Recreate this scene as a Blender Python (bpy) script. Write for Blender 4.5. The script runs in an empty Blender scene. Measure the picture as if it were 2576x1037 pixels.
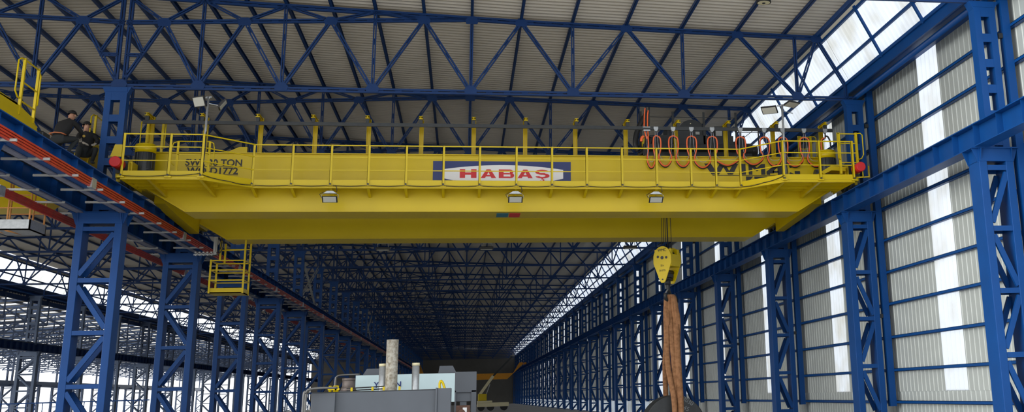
import bpy, bmesh, math, random
from mathutils import Vector, Matrix
random.seed(7)
C = bpy.context.scene.collection
PI = math.pi

# ------------------------------------------------------------------ materials
def mat(name, col, rough=.5, metal=0., bump=0., var=.0, vscale=3., dirt=None, spec=.5, coat=0.):
    m = bpy.data.materials.new(name); m.use_nodes = True
    nt = m.node_tree; b = nt.nodes['Principled BSDF']
    b.inputs['Base Color'].default_value = (*col, 1)
    b.inputs['Roughness'].default_value = rough; b.inputs['Metallic'].default_value = metal
    b.inputs['Specular IOR Level'].default_value = spec
    tc = nt.nodes.new('ShaderNodeTexCoord')
    if var > 0 or dirt:
        n = nt.nodes.new('ShaderNodeTexNoise'); n.inputs['Scale'].default_value = vscale; n.inputs['Detail'].default_value = 4
        nt.links.new(tc.outputs['Object'], n.inputs['Vector'])
        r = nt.nodes.new('ShaderNodeValToRGB')
        d = dirt or tuple(c * (1 - var) for c in col)
        r.color_ramp.elements[0].position = .32; r.color_ramp.elements[1].position = .62
        r.color_ramp.elements[0].color = (*d, 1); r.color_ramp.elements[1].color = (*col, 1)
        nt.links.new(n.outputs['Fac'], r.inputs['Fac']); nt.links.new(r.outputs['Color'], b.inputs['Base Color'])
    if bump > 0:
        n2 = nt.nodes.new('ShaderNodeTexNoise'); n2.inputs['Scale'].default_value = 30
        nt.links.new(tc.outputs['Object'], n2.inputs['Vector'])
        bp = nt.nodes.new('ShaderNodeBump'); bp.inputs['Strength'].default_value = bump; bp.inputs['Distance'].default_value = .01
        nt.links.new(n2.outputs['Fac'], bp.inputs['Height']); nt.links.new(bp.outputs['Normal'], b.inputs['Normal'])
    return m

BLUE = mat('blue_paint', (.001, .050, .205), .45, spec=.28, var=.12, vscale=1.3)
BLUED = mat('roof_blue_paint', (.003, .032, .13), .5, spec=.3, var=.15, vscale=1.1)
YEL = mat('yellow_paint', (.60, .44, .0), .36, spec=.35, var=.06, vscale=.8)
YELD = mat('ochre_paint', (.72, .30, .01), .45, var=.1)
BLACK = mat('black_paint', (.012, .013, .015), .5)
DARK = mat('dark_machinery', (.022, .026, .028), .45, var=.3, vscale=6)
GREY = mat('galvanised_steel', (.42, .44, .45), .4, .5, var=.2, vscale=12)
PERF = mat('pale_bracket_steel', (.36, .36, .34), .5, .1)
REDC = mat('red_conductor', (.47, .035, .015), .45, var=.25, vscale=4)
REDB = mat('red_rubber', (.55, .01, .015), .5)
ORC = mat('orange_cable', (.80, .13, .03), .45)
ROPE = mat('grey_rope', (.38, .38, .42), .6)
SHEET = mat('roof_sheet', (.54, .50, .43), .45, .0, var=.10, vscale=.35)
WALLM = mat('wall_sheet', (.39, .425, .41), .42, .0, var=.12, vscale=.5)
TRAY = mat('lavender_grey_tray', (.17, .18, .25), .6, var=.3, vscale=5)
CONC = mat('concrete', (.50, .49, .47), .7, var=.2, vscale=.3, bump=.2)
PGREY = mat('press_grey', (.065, .075, .09), .45, var=.12, vscale=1.5)
PLIGHT = mat('press_pale_blue', (.47, .60, .62), .45, var=.04)
WHITE = mat('white_board', (.80, .80, .80), .5)
NAVY = mat('navy_board', (.004, .018, .13), .4)
REDL = mat('red_lettering', (.60, .008, .012), .45)
RUST = mat('rusty_pipe', (.42, .40, .34), .7, .2, vscale=14, dirt=(.20, .17, .12), bump=.4)
CREAM = mat('cream_collar', (.66, .60, .38), .5)
ROLL = mat('dark_roll_steel', (.045, .05, .053), .55, .2, var=.35, vscale=2.5)
CHALK = mat('chalk_marks', (.22, .24, .25), .8)
SLING = mat('brown_sling', (.36, .17, .075), .85, vscale=9, dirt=(.22, .10, .04), bump=.5)
PUMPM = mat('pump_grey_brown', (.17, .14, .125), .6, .2, var=.3, vscale=8)
PIPEM = mat('dull_pipe', (.14, .14, .135), .4, .5, var=.2)
RUSTB = mat('brown_rust', (.12, .06, .04), .8, var=.3, vscale=6)
SKIN = mat('skin', (.42, .22, .14), .55)
CLOTH = mat('black_workwear', (.010, .010, .011), .85)
TROUS = mat('charcoal_trousers', (.022, .026, .028), .85)
CAPM = mat('black_cap_cloth', (.008, .008, .009), .8)
BADGE = mat('yellow_badge', (.45, .28, .03), .6)
BELT = mat('orange_belt', (.50, .16, .06), .6)
GLOVE = mat('pale_glove', (.40, .36, .30), .8)
LENS = mat('lamp_glass', (.50, .50, .44), .2)
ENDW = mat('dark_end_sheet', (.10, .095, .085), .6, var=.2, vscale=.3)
PALEC = mat('pale_steel_frame', (.035, .06, .12), .5, var=.1)
WOODM = mat('orange_rail_paint', (.55, .24, .06), .6)

TRANS = bpy.data.materials.new('translucent_sheet'); TRANS.use_nodes = True
nt = TRANS.node_tree; nt.nodes.clear()
o_ = nt.nodes.new('ShaderNodeOutputMaterial'); t_ = nt.nodes.new('ShaderNodeBsdfTranslucent'); d_ = nt.nodes.new('ShaderNodeBsdfDiffuse')
mx = nt.nodes.new('ShaderNodeMixShader'); mx.inputs[0].default_value = .25
t_.inputs[0].default_value = (.86, .90, .93, 1); d_.inputs[0].default_value = (.8, .82, .84, 1)
nz = nt.nodes.new('ShaderNodeTexNoise'); nz.inputs['Scale'].default_value = .8
tcn = nt.nodes.new('ShaderNodeTexCoord'); nt.links.new(tcn.outputs['Object'], nz.inputs['Vector'])
rp = nt.nodes.new('ShaderNodeValToRGB'); rp.color_ramp.elements[0].color = (.46, .46, .42, 1); rp.color_ramp.elements[1].color = (.60, .64, .68, 1)
rp.color_ramp.elements[0].position = .3; rp.color_ramp.elements[1].position = .55
nt.links.new(nz.outputs['Fac'], rp.inputs['Fac']); nt.links.new(rp.outputs['Color'], t_.inputs[0])
nt.links.new(t_.outputs[0], mx.inputs[1]); nt.links.new(d_.outputs[0], mx.inputs[2]); nt.links.new(mx.outputs[0], o_.inputs[0])

# ------------------------------------------------------------------ mesh helpers
class MB:
    def __init__(s): s.v = []; s.f = []; s.smooth = []
    def add(s, vs, fs, sm=False):
        n = len(s.v); s.v += [tuple(p) for p in vs]
        for f in fs: s.f.append(tuple(i + n for i in f)); s.smooth.append(sm)
        return s
    def box(s, x0, x1, y0, y1, z0, z1):
        vs = [(x, y, z) for x in (x0, x1) for y in (y0, y1) for z in (z0, z1)]
        return s.add(vs, [(0, 1, 3, 2), (4, 6, 7, 5), (0, 4, 5, 1), (2, 3, 7, 6), (0, 2, 6, 4), (1, 5, 7, 3)])
    def bar(s, p, q, w, h, up=(0, 0, 1)):
        p = Vector(p); q = Vector(q); d = (q - p)
        if d.length < 1e-6: return s
        d.normalize(); u = Vector(up)
        if abs(d.dot(u)) > .98: u = Vector((0, 1, 0)) if abs(d.y) < .9 else Vector((1, 0, 0))
        a = d.cross(u).normalized(); b = a.cross(d).normalized()
        vs = []
        for e in (p, q):
            for i, j in ((-1, -1), (1, -1), (1, 1), (-1, 1)): vs.append(e + a * (i * w / 2) + b * (j * h / 2))
        return s.add(vs, [(3, 2, 1, 0), (4, 5, 6, 7), (0, 1, 5, 4), (1, 2, 6, 5), (2, 3, 7, 6), (3, 0, 4, 7)])
    def cyl(s, p, q, r, n=16, r2=None):
        p = Vector(p); q = Vector(q); d = (q - p).normalized(); u = Vector((0, 0, 1)) if abs(d.z) < .9 else Vector((1, 0, 0))
        a = d.cross(u).normalized(); b = a.cross(d).normalized(); r2 = r if r2 is None else r2
        vs = []
        for e, rr in ((p, r), (q, r2)):
            for k in range(n): t = 2 * PI * k / n; vs.append(e + a * (rr * math.cos(t)) + b * (rr * math.sin(t)))
        s.add(vs, [(k, (k + 1) % n, n + (k + 1) % n, n + k) for k in range(n)], True)
        m = len(s.v) - 2 * n
        s.f.append(tuple(m + k for k in range(n - 1, -1, -1))); s.smooth.append(False)
        s.f.append(tuple(m + n + k for k in range(n))); s.smooth.append(False)
        return s
    def tube(s, pts, r, n=8):
        P = [Vector(p) for p in pts]; vs = []; prev = None
        for i, p in enumerate(P):
            d = (P[min(i + 1, len(P) - 1)] - P[max(i - 1, 0)]).normalized()
            if prev is None:
                u = Vector((0, 0, 1)) if abs(d.z) < .9 else Vector((1, 0, 0)); a = d.cross(u).normalized()
            else: a = (prev - d * prev.dot(d)).normalized()
            prev = a; b = d.cross(a)
            for k in range(n): t = 2 * PI * k / n; vs.append(p + a * (r * math.cos(t)) + b * (r * math.sin(t)))
        fs = [(i * n + k, i * n + (k + 1) % n, (i + 1) * n + (k + 1) % n, (i + 1) * n + k) for i in range(len(P) - 1) for k in range(n)]
        s.add(vs, fs, True)
        m = len(s.v) - n * len(P)
        s.f.append(tuple(m + k for k in range(n - 1, -1, -1))); s.smooth.append(False)
        s.f.append(tuple(m + (len(P) - 1) * n + k for k in range(n))); s.smooth.append(False)
        return s
    def prism(s, poly, axis, a0, a1):
        # poly: list of 2D points, extruded along axis between a0 and a1
        def P(u, v, w): return {'x': (w, u, v), 'y': (u, w, v), 'z': (u, v, w)}[axis]
        n = len(poly); vs = [P(u, v, a0) for u, v in poly] + [P(u, v, a1) for u, v in poly]
        s.add(vs, [tuple(range(n - 1, -1, -1)), tuple(range(n, 2 * n))] + [(k, (k + 1) % n, n + (k + 1) % n, n + k) for k in range(n)])
        return s
    def mesh(s, name, m):
        me = bpy.data.meshes.new(name); me.from_pydata(s.v, [], s.f); me.update()
        me.polygons.foreach_set('use_smooth', s.smooth)
        bm = bmesh.new(); bm.from_mesh(me); bmesh.ops.recalc_face_normals(bm, faces=bm.faces); bm.to_mesh(me); bm.free()
        me.materials.append(m); return me
    def build(s, name, m, parent=None, loc=(0, 0, 0), bevel=0):
        o = bpy.data.objects.new(name, s.mesh(name, m)); C.objects.link(o); o.location = loc
        if parent: o.parent = parent
        if bevel:
            b = o.modifiers.new('Bevel', 'BEVEL'); b.width = bevel; b.segments = 2; b.limit_method = 'ANGLE'
        return o

def tag(o, label=None, cat=None, group=None, kind=None):
    if label: o['label'] = label
    if cat: o['category'] = cat
    if group: o['group'] = group
    if kind: o['kind'] = kind
    return o
def thing(name, label, cat, loc=(0, 0, 0), group=None):
    o = bpy.data.objects.new(name, None); C.objects.link(o); o.location = loc; o.empty_display_size = .2
    return tag(o, label, cat, group)
def kids(o): return [c for c in bpy.data.objects if c.parent == o]
def dup(root, loc, label=None, group=None):
    r = root.copy(); C.objects.link(r); r.location = loc
    if label: r['label'] = label
    if group: r['group'] = group
    for ch in kids(root):
        c = ch.copy(); C.objects.link(c); c.parent = r
        for g in kids(ch):
            d = g.copy(); C.objects.link(d); d.parent = c
    return r
ORD = ['nearest', 'second nearest', 'third nearest', 'fourth nearest', 'fifth nearest', 'sixth nearest', 'seventh nearest', 'eighth nearest', 'ninth nearest', 'tenth nearest']

def text(name, s, m, parent, loc, size, sx=1., rot=(PI / 2, 0, 0), ext=.004, off=0., shear=0., align='CENTER'):
    cu = bpy.data.curves.new(name, 'FONT'); cu.body = s; cu.size = size; cu.extrude = ext; cu.offset = off; cu.shear = shear
    cu.align_x = align; cu.align_y = 'BOTTOM_BASELINE'
    t = bpy.data.objects.new(name + '_tmp', cu); C.objects.link(t)
    dg = bpy.context.evaluated_depsgraph_get(); me = bpy.data.meshes.new_from_object(t.evaluated_get(dg))
    bpy.data.objects.remove(t); bpy.data.curves.remove(cu)
    me.materials.clear(); me.materials.append(m)
    o = bpy.data.objects.new(name, me); C.objects.link(o); o.parent = parent
    o.location = loc; o.rotation_euler = rot; o.scale = (sx, 1, 1)
    return o

# ------------------------------------------------------------------ layout
BAY = 9.62; Y0 = 33.85
def YK(k): return Y0 + BAY * k
K0, K1 = -1, 26
YEND = YK(K1) + 1.0; YST = YK(-1) - 3.4
XR, XM, XL = 12.4, -10.2, -35.0

# ------------------------------------------------------------------ setting
fl = MB().box(-140, 40, -30, YEND + 40, -.2, 0).build('floor', CONC); tag(fl, kind='structure')

def ztop(x):   # roof line of the main bay, mirrored to the left bay
    a = abs(x - XM) + XM if x < XM else x
    if x < XM: a = XM + (XM - x) * (22.6 / 24.6)
    pts = [(-10.2, 13.74), (-6.83, 13.58), (1.59, 13.23), (11.38, 12.97)]
    for (xa, za), (xb, zb) in zip(pts, pts[1:]):
        if a <= xb: return za + (zb - za) * (a - xa) / (xb - xa)
    return 12.97
def corr_roof(name, xs, y0, y1, zf, mt, pitch=.29, h=.045):
    mb = MB(); n = int((y1 - y0) / pitch); ys = []
    for i in range(n):
        b = y0 + i * pitch
        for dy, dz in ((0, 0), (.04, h), (.20, h), (.24, 0)): ys.append((b + dy, dz))
    vs = [(x, y, zf(x) + dz) for (y, dz) in ys for x in xs]; m = len(xs)
    fs = [(i * m + j, i * m + j + 1, (i + 1) * m + j + 1, (i + 1) * m + j) for i in range(len(ys) - 1) for j in range(m - 1)]
    mb.add(vs, fs); return mb.build(name, mt)
tag(corr_roof('ceiling', [-10.2, -6.83, 1.59, 11.62], YST, YEND, lambda x: ztop(x) + .20, SHEET), kind='structure')
tag(corr_roof('ceiling', [-33.9, -28, -20, -10.2], YST, YEND, lambda x: ztop(x) + .20, SHEET), kind='structure')
# third, lower hall far left
Z3a, Z3b = 10.6, 8.9
z3 = lambda x: Z3a + (Z3b - Z3a) * (-35.4 - x) / 26.
y3 = YST - 6; i3 = 0
while y3 < YEND - 5:
    tag(corr_roof('ceiling', [-62, -50, -35.6], y3, y3 + 4.6, lambda x: z3(x) + .2, SHEET, .6, .08), kind='structure')
    tag(MB().add([(-62, y3 + 4.55, z3(-62) + .19), (-35.6, y3 + 4.55, z3(-35.6) + .19), (-35.6, y3 + 4.83, z3(-35.6) + .19), (-62, y3 + 4.83, z3(-62) + .19)], [(0, 1, 2, 3)]).build('window_%d' % (101 + i3), TRANS), kind='structure')
    y3 += 4.81; i3 += 1

# right wall : corrugated cladding split by one translucent strip per bay
def corr_wall(name, x, y0, y1, z0, z1, mt, pitch=.29, h=.035):
    n = max(1, round((y1 - y0) / pitch)); p = (y1 - y0) / n; ys = []
    for i in range(n):
        b = y0 + i * p
        for t, dx in ((0, 0), (.06, .017), (.80, .017), (.86, 0)): ys.append((b + t * p, dx))
    ys.append((y1, 0))
    vs = [(x + dx, y, z) for (y, dx) in ys for z in (z0, z1)]
    fs = [(2 * i, 2 * i + 1, 2 * i + 3, 2 * i + 2) for i in range(len(ys) - 1)]
    return MB().add(vs, fs).build(name, mt)
XW = 13.3; ZW = 11.35
prev = YST; wn = 0
mb = MB()
def addw(mbx, y0, y1, z0, z1):
    n = max(1, round((y1 - y0) / .29)); p = (y1 - y0) / n; ys = []
    for i in range(n):
        b = y0 + i * p
        for t, dx in ((0, 0), (.06, .017), (.80, .017), (.86, 0)): ys.append((b + t * p, dx))
    ys.append((y1, 0))
    vs = [(XW + dx, y, z) for (y, dx) in ys for z in (z0, z1)]
    mbx.add(vs, [(2 * i, 2 * i + 1, 2 * i + 3, 2 * i + 2) for i in range(len(ys) - 1)])
for k in range(K0 - 1, K1):
    s0, s1 = YK(k) + 4.72, YK(k) + 6.2
    if s0 < YST: continue
    addw(mb, prev, s0, 1.5, ZW); prev = s1
    wn += 1
    tag(corr_wall('window_%d' % wn, XW, s0, s1, 1.5, ZW, TRANS), kind='structure')
addw(mb, prev, YEND, 1.5, ZW)
tag(mb.build('wall_right', WALLM), kind='structure')
YO = YK(4)
for k in range(4, K1): tag(MB().box(XW - .01, XW, YK(k) + .25, YK(k + 1) - .05, .05, 1.06).build('window_%d' % (201 + k), TRANS), kind='structure')
mb = MB(); addw(mb, YST, YO, 0, 1.53); addw(mb, YO, YEND, 1.06, 1.53)
for i in range(len(mb.v)): mb.v[i] = (mb.v[i][0] + .02, mb.v[i][1], mb.v[i][2])
tag(mb.build('wall_right_base', WALLM), kind='structure')
# end wall
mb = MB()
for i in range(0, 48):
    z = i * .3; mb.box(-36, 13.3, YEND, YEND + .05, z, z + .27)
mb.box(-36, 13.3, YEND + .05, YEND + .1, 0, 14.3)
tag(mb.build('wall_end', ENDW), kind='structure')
# roof-light bands (steep translucent band along each eave)
def band(name, sgn, y0, y1):
    vs = []; n = max(1, round((y1 - y0) / .29)); p = (y1 - y0) / n; ys = []
    for i in range(n):
        b = y0 + i * p
        for t, d in ((0, 0), (.14, .04), (.55, .04), (.7, 0)): ys.append((b + t * p, d))
    ys.append((y1, 0))
    xa, za, xb, zb = (11.60, 13.05, 12.42, 11.40)
    for y, d in ys:
        for x, z in ((xa, za), (xb, zb)):
            X = x + d * .8; Z = z + d * .5
            vs.append((X if sgn > 0 else -22.7 - X + .1, y, Z))
    fs = [(2 * i, 2 * i + 1, 2 * i + 3, 2 * i + 2) for i in range(len(ys) - 1)]
    return tag(MB().add(vs, fs).build(name, TRANS), kind='structure')
for k in range(K0, K1):
    wn += 1; band('window_%d' % wn, 1, YK(k) + .02, YK(k + 1) - .02)
wn += 1; band('window_%d' % wn, 1, YST, YK(K0) - .02)
for k in range(K0, K1):
    wn += 1; band('window_%d' % wn, -1, YK(k) + .02, YK(k + 1) - .02)
# cream verge strips between roof sheets and roof light are part of the purlin pair; eave gutters
tag(MB().box(12.38, 13.28, YST, YEND, 11.20, 11.42).box(12.34, 12.40, YST, YEND, 11.05, 11.44).build('trim_1', BLUE), kind='structure')
tag(MB().box(-36.0, -35.0, YST, YEND, 11.20, 11.45).box(-35.75, -35.7, YST, YEND, 10.4, 11.2).build('trim_2', BLUED), kind='structure')

# ------------------------------------------------------------------ steel columns
def col_lower(w, label, group, name='lattice_column', detail=True, mt=BLUE, H=6.8, cw=.2, dep=.58):
    """origin: front-left foot; chords side by side in x, lacing in two planes"""
    root = None
    def chords():
        return [MB().box(0, cw, 0, dep, 0, H), MB().box(w - cw, w, 0, dep, 0, H)]
    levels = [z for z in (6.63, 5.18, 3.735, 2.29, .845) if z < H]
    if H < 6.5: levels = [H - .17 - 1.3 * i for i in range(5)]
    struts = []; diags = []
    for z in levels:
        m = MB(); m.box(cw, w - cw, .01, .06, z - .06, z + .06); m.box(cw, w - cw, dep - .06, dep - .01, z - .06, z + .06)
        m.box(cw, w - cw, .06, dep - .06, z + .02, z + .05); struts.append(m)
    for i, (za, zb) in enumerate(zip(levels, levels[1:] + [0.0])):
        if za - zb < .6: continue
        a, b = ((w - cw, za - .12), (cw, zb + .15)) if i % 2 == 0 else ((cw, za - .15), (w - cw, zb + .12))
        m = MB()
        for yy in (.045, dep - .045): m.bar((a[0], yy, a[1]), (b[0], yy, b[1]), .07, .13, up=(0, 1, 0)) if False else m.bar((a[0], yy, a[1]), (b[0], yy, b[1]), .13, .07, up=(0, 1, 0))
        diags.append(m)
    cap = MB().box(0, w, -.01, dep + .01, H - .02, H + .29).box(-.17, w + .14, -.06, dep + .06, H + .29, H + .32)
    cap.prism([(-.15, H + .29), (0, H + .29), (0, H - .05), (-.02, H - .05)], 'y', .02, .05)
    cap.prism([(-.15, H + .29), (0, H + .29), (0, H - .05), (-.02, H - .05)], 'y', dep - .05, dep - .02)
    cap.prism([(w, H + .29), (w + .13, H + .29), (w + .02, H - .02), (w, H - .02)], 'y', .02, .05)
    cap.prism([(w, H + .29), (w + .13, H + .29), (w + .02, H - .02), (w, H - .02)], 'y', dep - .05, dep - .02)
    for x in (.05, w - .05): cap.prism([(-.08, H + .29), (-.01, H + .29), (-.01, H + .0)], 'x', x - .008, x + .008)
    base = MB().box(-.1, w + .1, -.1, dep + .1, 0, .04)
    if detail:
        root = thing(name, label, 'column', group=group)
        for m in chords(): m.build('chord', mt, root, bevel=.012)
        for m in struts: m.build('strut', mt, root)
        for m in diags: m.build('diagonal', mt, root)
        cap.build('cap', mt, root); base.build('base_plate', mt, root)
        return root
    m = MB()
    for q in chords() + struts + diags + [cap, base]: m.add(q.v, q.f)
    o = m.build(name, mt); return tag(o, label, 'column', group)

def col_upper(w, label, group, detail=True, mt=BLUE, dep=.3, z0=7.12, z1=10.62, name='battened_column'):
    root = thing(name, label, 'column', group=group) if detail else None
    cw = .17; parts = []
    parts.append(('chord', MB().box(0, cw, 0, dep, z0, z1))); parts.append(('chord', MB().box(w - cw, w, 0, dep, z0, z1)))
    for i in range(6):
        z = 10.42 - .65 * i
        zt = z + .22 - .0; 
        m = MB().box(cw, w - cw, .005, .03, z, z + .21); m.box(cw, w - cw, dep - .03, dep - .005, z, z + .21)
        if z > z0: parts.append(('batten_plate', m))
    m = MB().box(-.0, w, 0, dep, z1 + .05, z1 + .2); m.prism([(-.1, z1 + .2), (w + .1, z1 + .2), (w, z1), (0, z1)], 'y', .01, dep - .01)
    parts.append(('cap', m))
    if detail:
        for n, q in parts: q.build(n, mt, root)
        return root
    m = MB()
    for n, q in parts: m.add(q.v, q.f)
    return tag(m.build(name, mt), label, 'column', group)

# right row
rowR = 'lattice columns along the right wall'; rowM = 'lattice columns of the row left of the hall'; rowF = 'lattice columns of the far left row'
cR = col_lower(.88, '', rowR); cRs = col_lower(.88, '', rowR, detail=False)
cM = col_lower(1.23, '', rowM, cw=.2); cMs = col_lower(1.23, '', rowM, detail=False)
uR = col_upper(.56, '', 'battened upper columns along the right wall'); uRs = col_upper(.56, '', 'battened upper columns along the right wall', detail=False)
uM = col_upper(.60, '', 'battened upper columns of the row left of the hall'); uMs = col_upper(.60, '', 'battened upper columns of the row left of the hall', detail=False)
ND = 8
def place(first, firsts, used, k, loc, lab_near, lab_far):
    det = (k - K0) < ND
    key = 0 if det else 1
    src = (first, firsts)[key]
    lab = lab_near % ORD[k - K0] if det else lab_far
    if not used[key]:
        used[key] = True; src.location = loc; src['label'] = lab; return src
    return dup(src, loc, lab)
uses = {n: [False, False] for n in 'abcdefgh'}
for k in range(K0, K1 + 1):
    y = YK(k)
    place(cR, cRs, uses['a'], k, (11.95, y, 0), 'blue lattice column below the right crane rail, %s of the row in front of the metal wall', 'far small blue lattice column deep in the right wall row')
    place(uR, uRs, uses['b'], k, (12.22, y, 0), 'blue upper column with rectangular holes over the right crane rail, %s of its row', 'far small holed upper column over the right crane rail')
    place(cM, cMs, uses['c'], k, (-10.92, y, 0), 'wide blue lattice column carrying the left runways with the red bars, %s of its row', 'far small blue lattice column deep in the row under the red bars')
    place(uM, uMs, uses['d'], k, (-10.52, y, 0), 'blue upper column with rectangular holes between the left runways, %s of its row', 'far small holed upper column deep over the left runways')
# far left row and outermost row
PALECOL = mat('pale_blue_column_paint', (.13, .18, .28), .5, var=.1)
cF = col_lower(1.5, '', rowF, mt=PALECOL, H=6.0, cw=.22); cFs = col_lower(1.5, '', rowF, mt=PALECOL, H=6.0, detail=False, cw=.22)
uF = col_upper(.8, '', 'battened upper columns of the far left row', mt=PALECOL, z0=6.9, dep=.4); uFs = col_upper(.8, '', 'battened upper columns of the far left row', detail=False, mt=PALEC, z0=6.9, dep=.4)
q = [0, 0, 0, 0]
KF = 5
for k in range(KF, KF + 17):
    y = 89.3 + 11.25 * (k - KF); det = k < KF + 4
    labs = ['pale blue lattice column of the far left row, %s visible to the camera' % ORD[k - KF] if det else 'distant pale lattice column deep in the far left row',
            'pale upper column with square holes on the far left row, %s visible' % ORD[k - KF] if det else 'distant pale holed upper column deep in the far left row']
    for j, (a, b, x) in enumerate(((cF, cFs, -35.75), (uF, uFs, -35.3))):
        i = j * 2 + (0 if det else 1); src = (a, b)[0 if det else 1]
        if not q[i]: q[i] = 1; src.location = (x, y, 0); src['label'] = labs[j]
        else: dup(src, (x, y, 0), labs[j])
oC = col_lower(1.6, 'thin grey-blue lattice column backlit at the open outer side', 'backlit outer columns beyond the left bays', mt=PALEC, H=4.9, detail=False, cw=.25)
oC.location = (-61.5, YK(8), 0)
for k in range(9, K1 + 1): dup(oC, (-61.5, YK(k), 0))
oU = col_upper(.8, 'thin holed upper column backlit above the outer crane beam', 'backlit outer upper columns beyond the left bays', detail=False, mt=PALEC, z0=5.6, dep=.4)
oU.scale = (1, 1, .84); oU.location = (-61.0, YK(8), .9)
for k in range(9, K1 + 1): dup(oU, (-61.0, YK(k), .9))
tag(MB().box(-62, -60.4, YK(7), YEND, 4.95, 5.7).build('crane_runway_beam', PALEC), 'grey outer crane beam crossing the white opening at far left', 'beam')

# crane runway beams
def runway(name, xc, z0, z1, label, mt=BLUE, fw=.2, rail=True, pitch=BAY / 8):
    root = thing(name, label, 'beam', (xc, YST, z0)); L = YEND - YST; h = z1 - z0
    w = MB().box(-.008, .008, 0, L, .02, h - .02); w.build('web', mt, root)
    MB().box(-fw, fw, 0, L, h - .025, h).build('top_flange', mt, root); MB().box(-fw, fw, 0, L, 0, .025).build('bottom_flange', mt, root)
    m = MB(); n = int(L / pitch); off = (YK(0) - YST) % pitch
    for i in range(n): y = off + i * pitch; m.box(-fw + .03, fw - .03, y, y + .012, .025, h - .025)
    m.build('stiffener', mt, root)
    if rail: MB().box(-.03, .03, 0, L, h, h + .08).build('rail', DARK, root)
    return root
runway('crane_runway_beam', 12.05, 7.12, 7.68, 'blue crane runway beam along the right wall under the yellow crane')
runway('crane_runway_beam', -9.65, 7.12, 7.68, 'blue crane runway beam left of the hall above the upper red bars')
runway('crane_runway_beam', -10.88, 7.12, 7.68, 'blue crane runway beam of the adjoining left bay behind the first one')
runway('crane_runway_beam', -34.6, 6.32, 6.95, 'dark crane runway beam on the far left column row', mt=BLUED)
tag(MB().box(-10.62, -9.9, YST, YEND, 7.5, 7.54).build('service_walkway', DARK), 'dark walkway plate between the two left runway beams', 'walkway')
# cable trays under the beams
tag(MB().box(-9.80, -9.62, YST, YEND, 7.085, 7.115).box(-9.80, -9.79, YST, YEND, 7.085, 7.118).build('cable_tray', TRAY), 'lavender grey cable tray under the left runway beam nearest the yellow crane', 'cable tray')
tag(MB().box(-10.95, -10.75, YST, YEND, 7.085, 7.115).box(-10.95, -10.94, YST, YEND, 7.085, 7.118).build('cable_tray', TRAY), 'lavender grey cable tray under the outer left runway beam', 'cable tray')
# red conductor bars, four per bundle
for xx, zc, nm in ((-9.32, 7.17, 'upper bright red bundle beside the main hall'), (-11.42, 6.98, 'lower dark red bundle toward the left bay')):
    r = thing('conductor_rail', 'red crane power bars, ' + nm, 'conductor rail', (xx, YST, zc))
    for j in range(4):
        MB().box(-.025 + .012 * j, .02 + .012 * j, 0, YEND - YST, -.10 + .055 * j, -.06 + .055 * j).build('conductor_bar', REDC, r)
    for k in range(0, 26):
        y = YK(k) - YST - 4.3; MB().box(-.05, .06, y, y + .35, -.12, .13).build('joint_cover', GREY, r)
# perforated white support brackets
def perf(L):
    m = MB(); m.box(0, L, 0, .004, 0, .055); n = int(L / .1)
    m.box(0, L, 0, .045, .051, .055)
    for i in range(n):
        x = i * .1 + .02; m.box(x, x + .05, .004, .04, .0, .008)
    m.box(0, L, .04, .044, 0, .055)
    return m.mesh('support_bracket', PERF)
pm1 = perf(1.0); pm2 = perf(.82)
bi = 0
for k in range(-5, 100):
    y = YK(0) + .12 + k * BAY / 5
    if y < YST + 3: continue
    if y > YK(12): break
    for me, x, side in ((pm1, -10.17, 'right'), (pm2, -11.50, 'left')):
        o = bpy.data.objects.new('support_bracket', me); C.objects.link(o); o.location = (x, y, 7.0645)
        tag(o, 'perforated white bracket under the %s runway beam holding the red bars' % ('inner' if side == 'right' else 'outer'), 'bracket',
            'white brackets under the %s left runway beam' % ('inner' if side == 'right' else 'outer'))

# wall posts and girts
me = MB().box(0, .2, 0, .22, 1.07, 11.15).mesh('wall_post', BLUE)
for k in range(K0, K1 + 1):
    o = bpy.data.objects.new('wall_post', me); C.objects.link(o); o.location = (12.95, YK(k), 0)
    tag(o, 'blue wall post ending above the floor behind the right columns, %s' % (ORD[k - K0] if k - K0 < 6 else 'far down the row'), 'post', 'blue wall posts against the metal cladding')
GZ = [1.19, 2.15, 3.15, 4.17, 5.16, 6.17, 7.18, 8.23, 9.28, 10.22]
WORDS = ['lowest', 'second lowest', 'third lowest', 'fourth lowest', 'fifth lowest', 'sixth lowest', 'seventh lowest', 'third from the top', 'second from the top', 'topmost']
for i, z in enumerate(GZ):
    m = MB().box(13.15, 13.28, YST, YEND, z - .045, z - .035).box(13.15, 13.16, YST, YEND, z - .045, z + .045).box(13.15, 13.28, YST, YEND, z + .035, z + .045)
    tag(m.build('wall_girt', BLUE), 'blue horizontal rail on the right metal wall, %s of all' % WORDS[i], 'wall rail', 'horizontal rails on the right wall')
# short struts from column to post
me = MB().box(12.83, 12.95, .05, .15, 0, .12).mesh('column_tie', DARK)
for k in range(K0, 12):
    for z in (9.9, 3.75):
        o = bpy.data.objects.new('column_tie', me); C.objects.link(o); o.location = (0, YK(k), z)
        tag(o, 'short dark tie between a right column and its wall post', 'tie', 'short ties on the right row')

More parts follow.
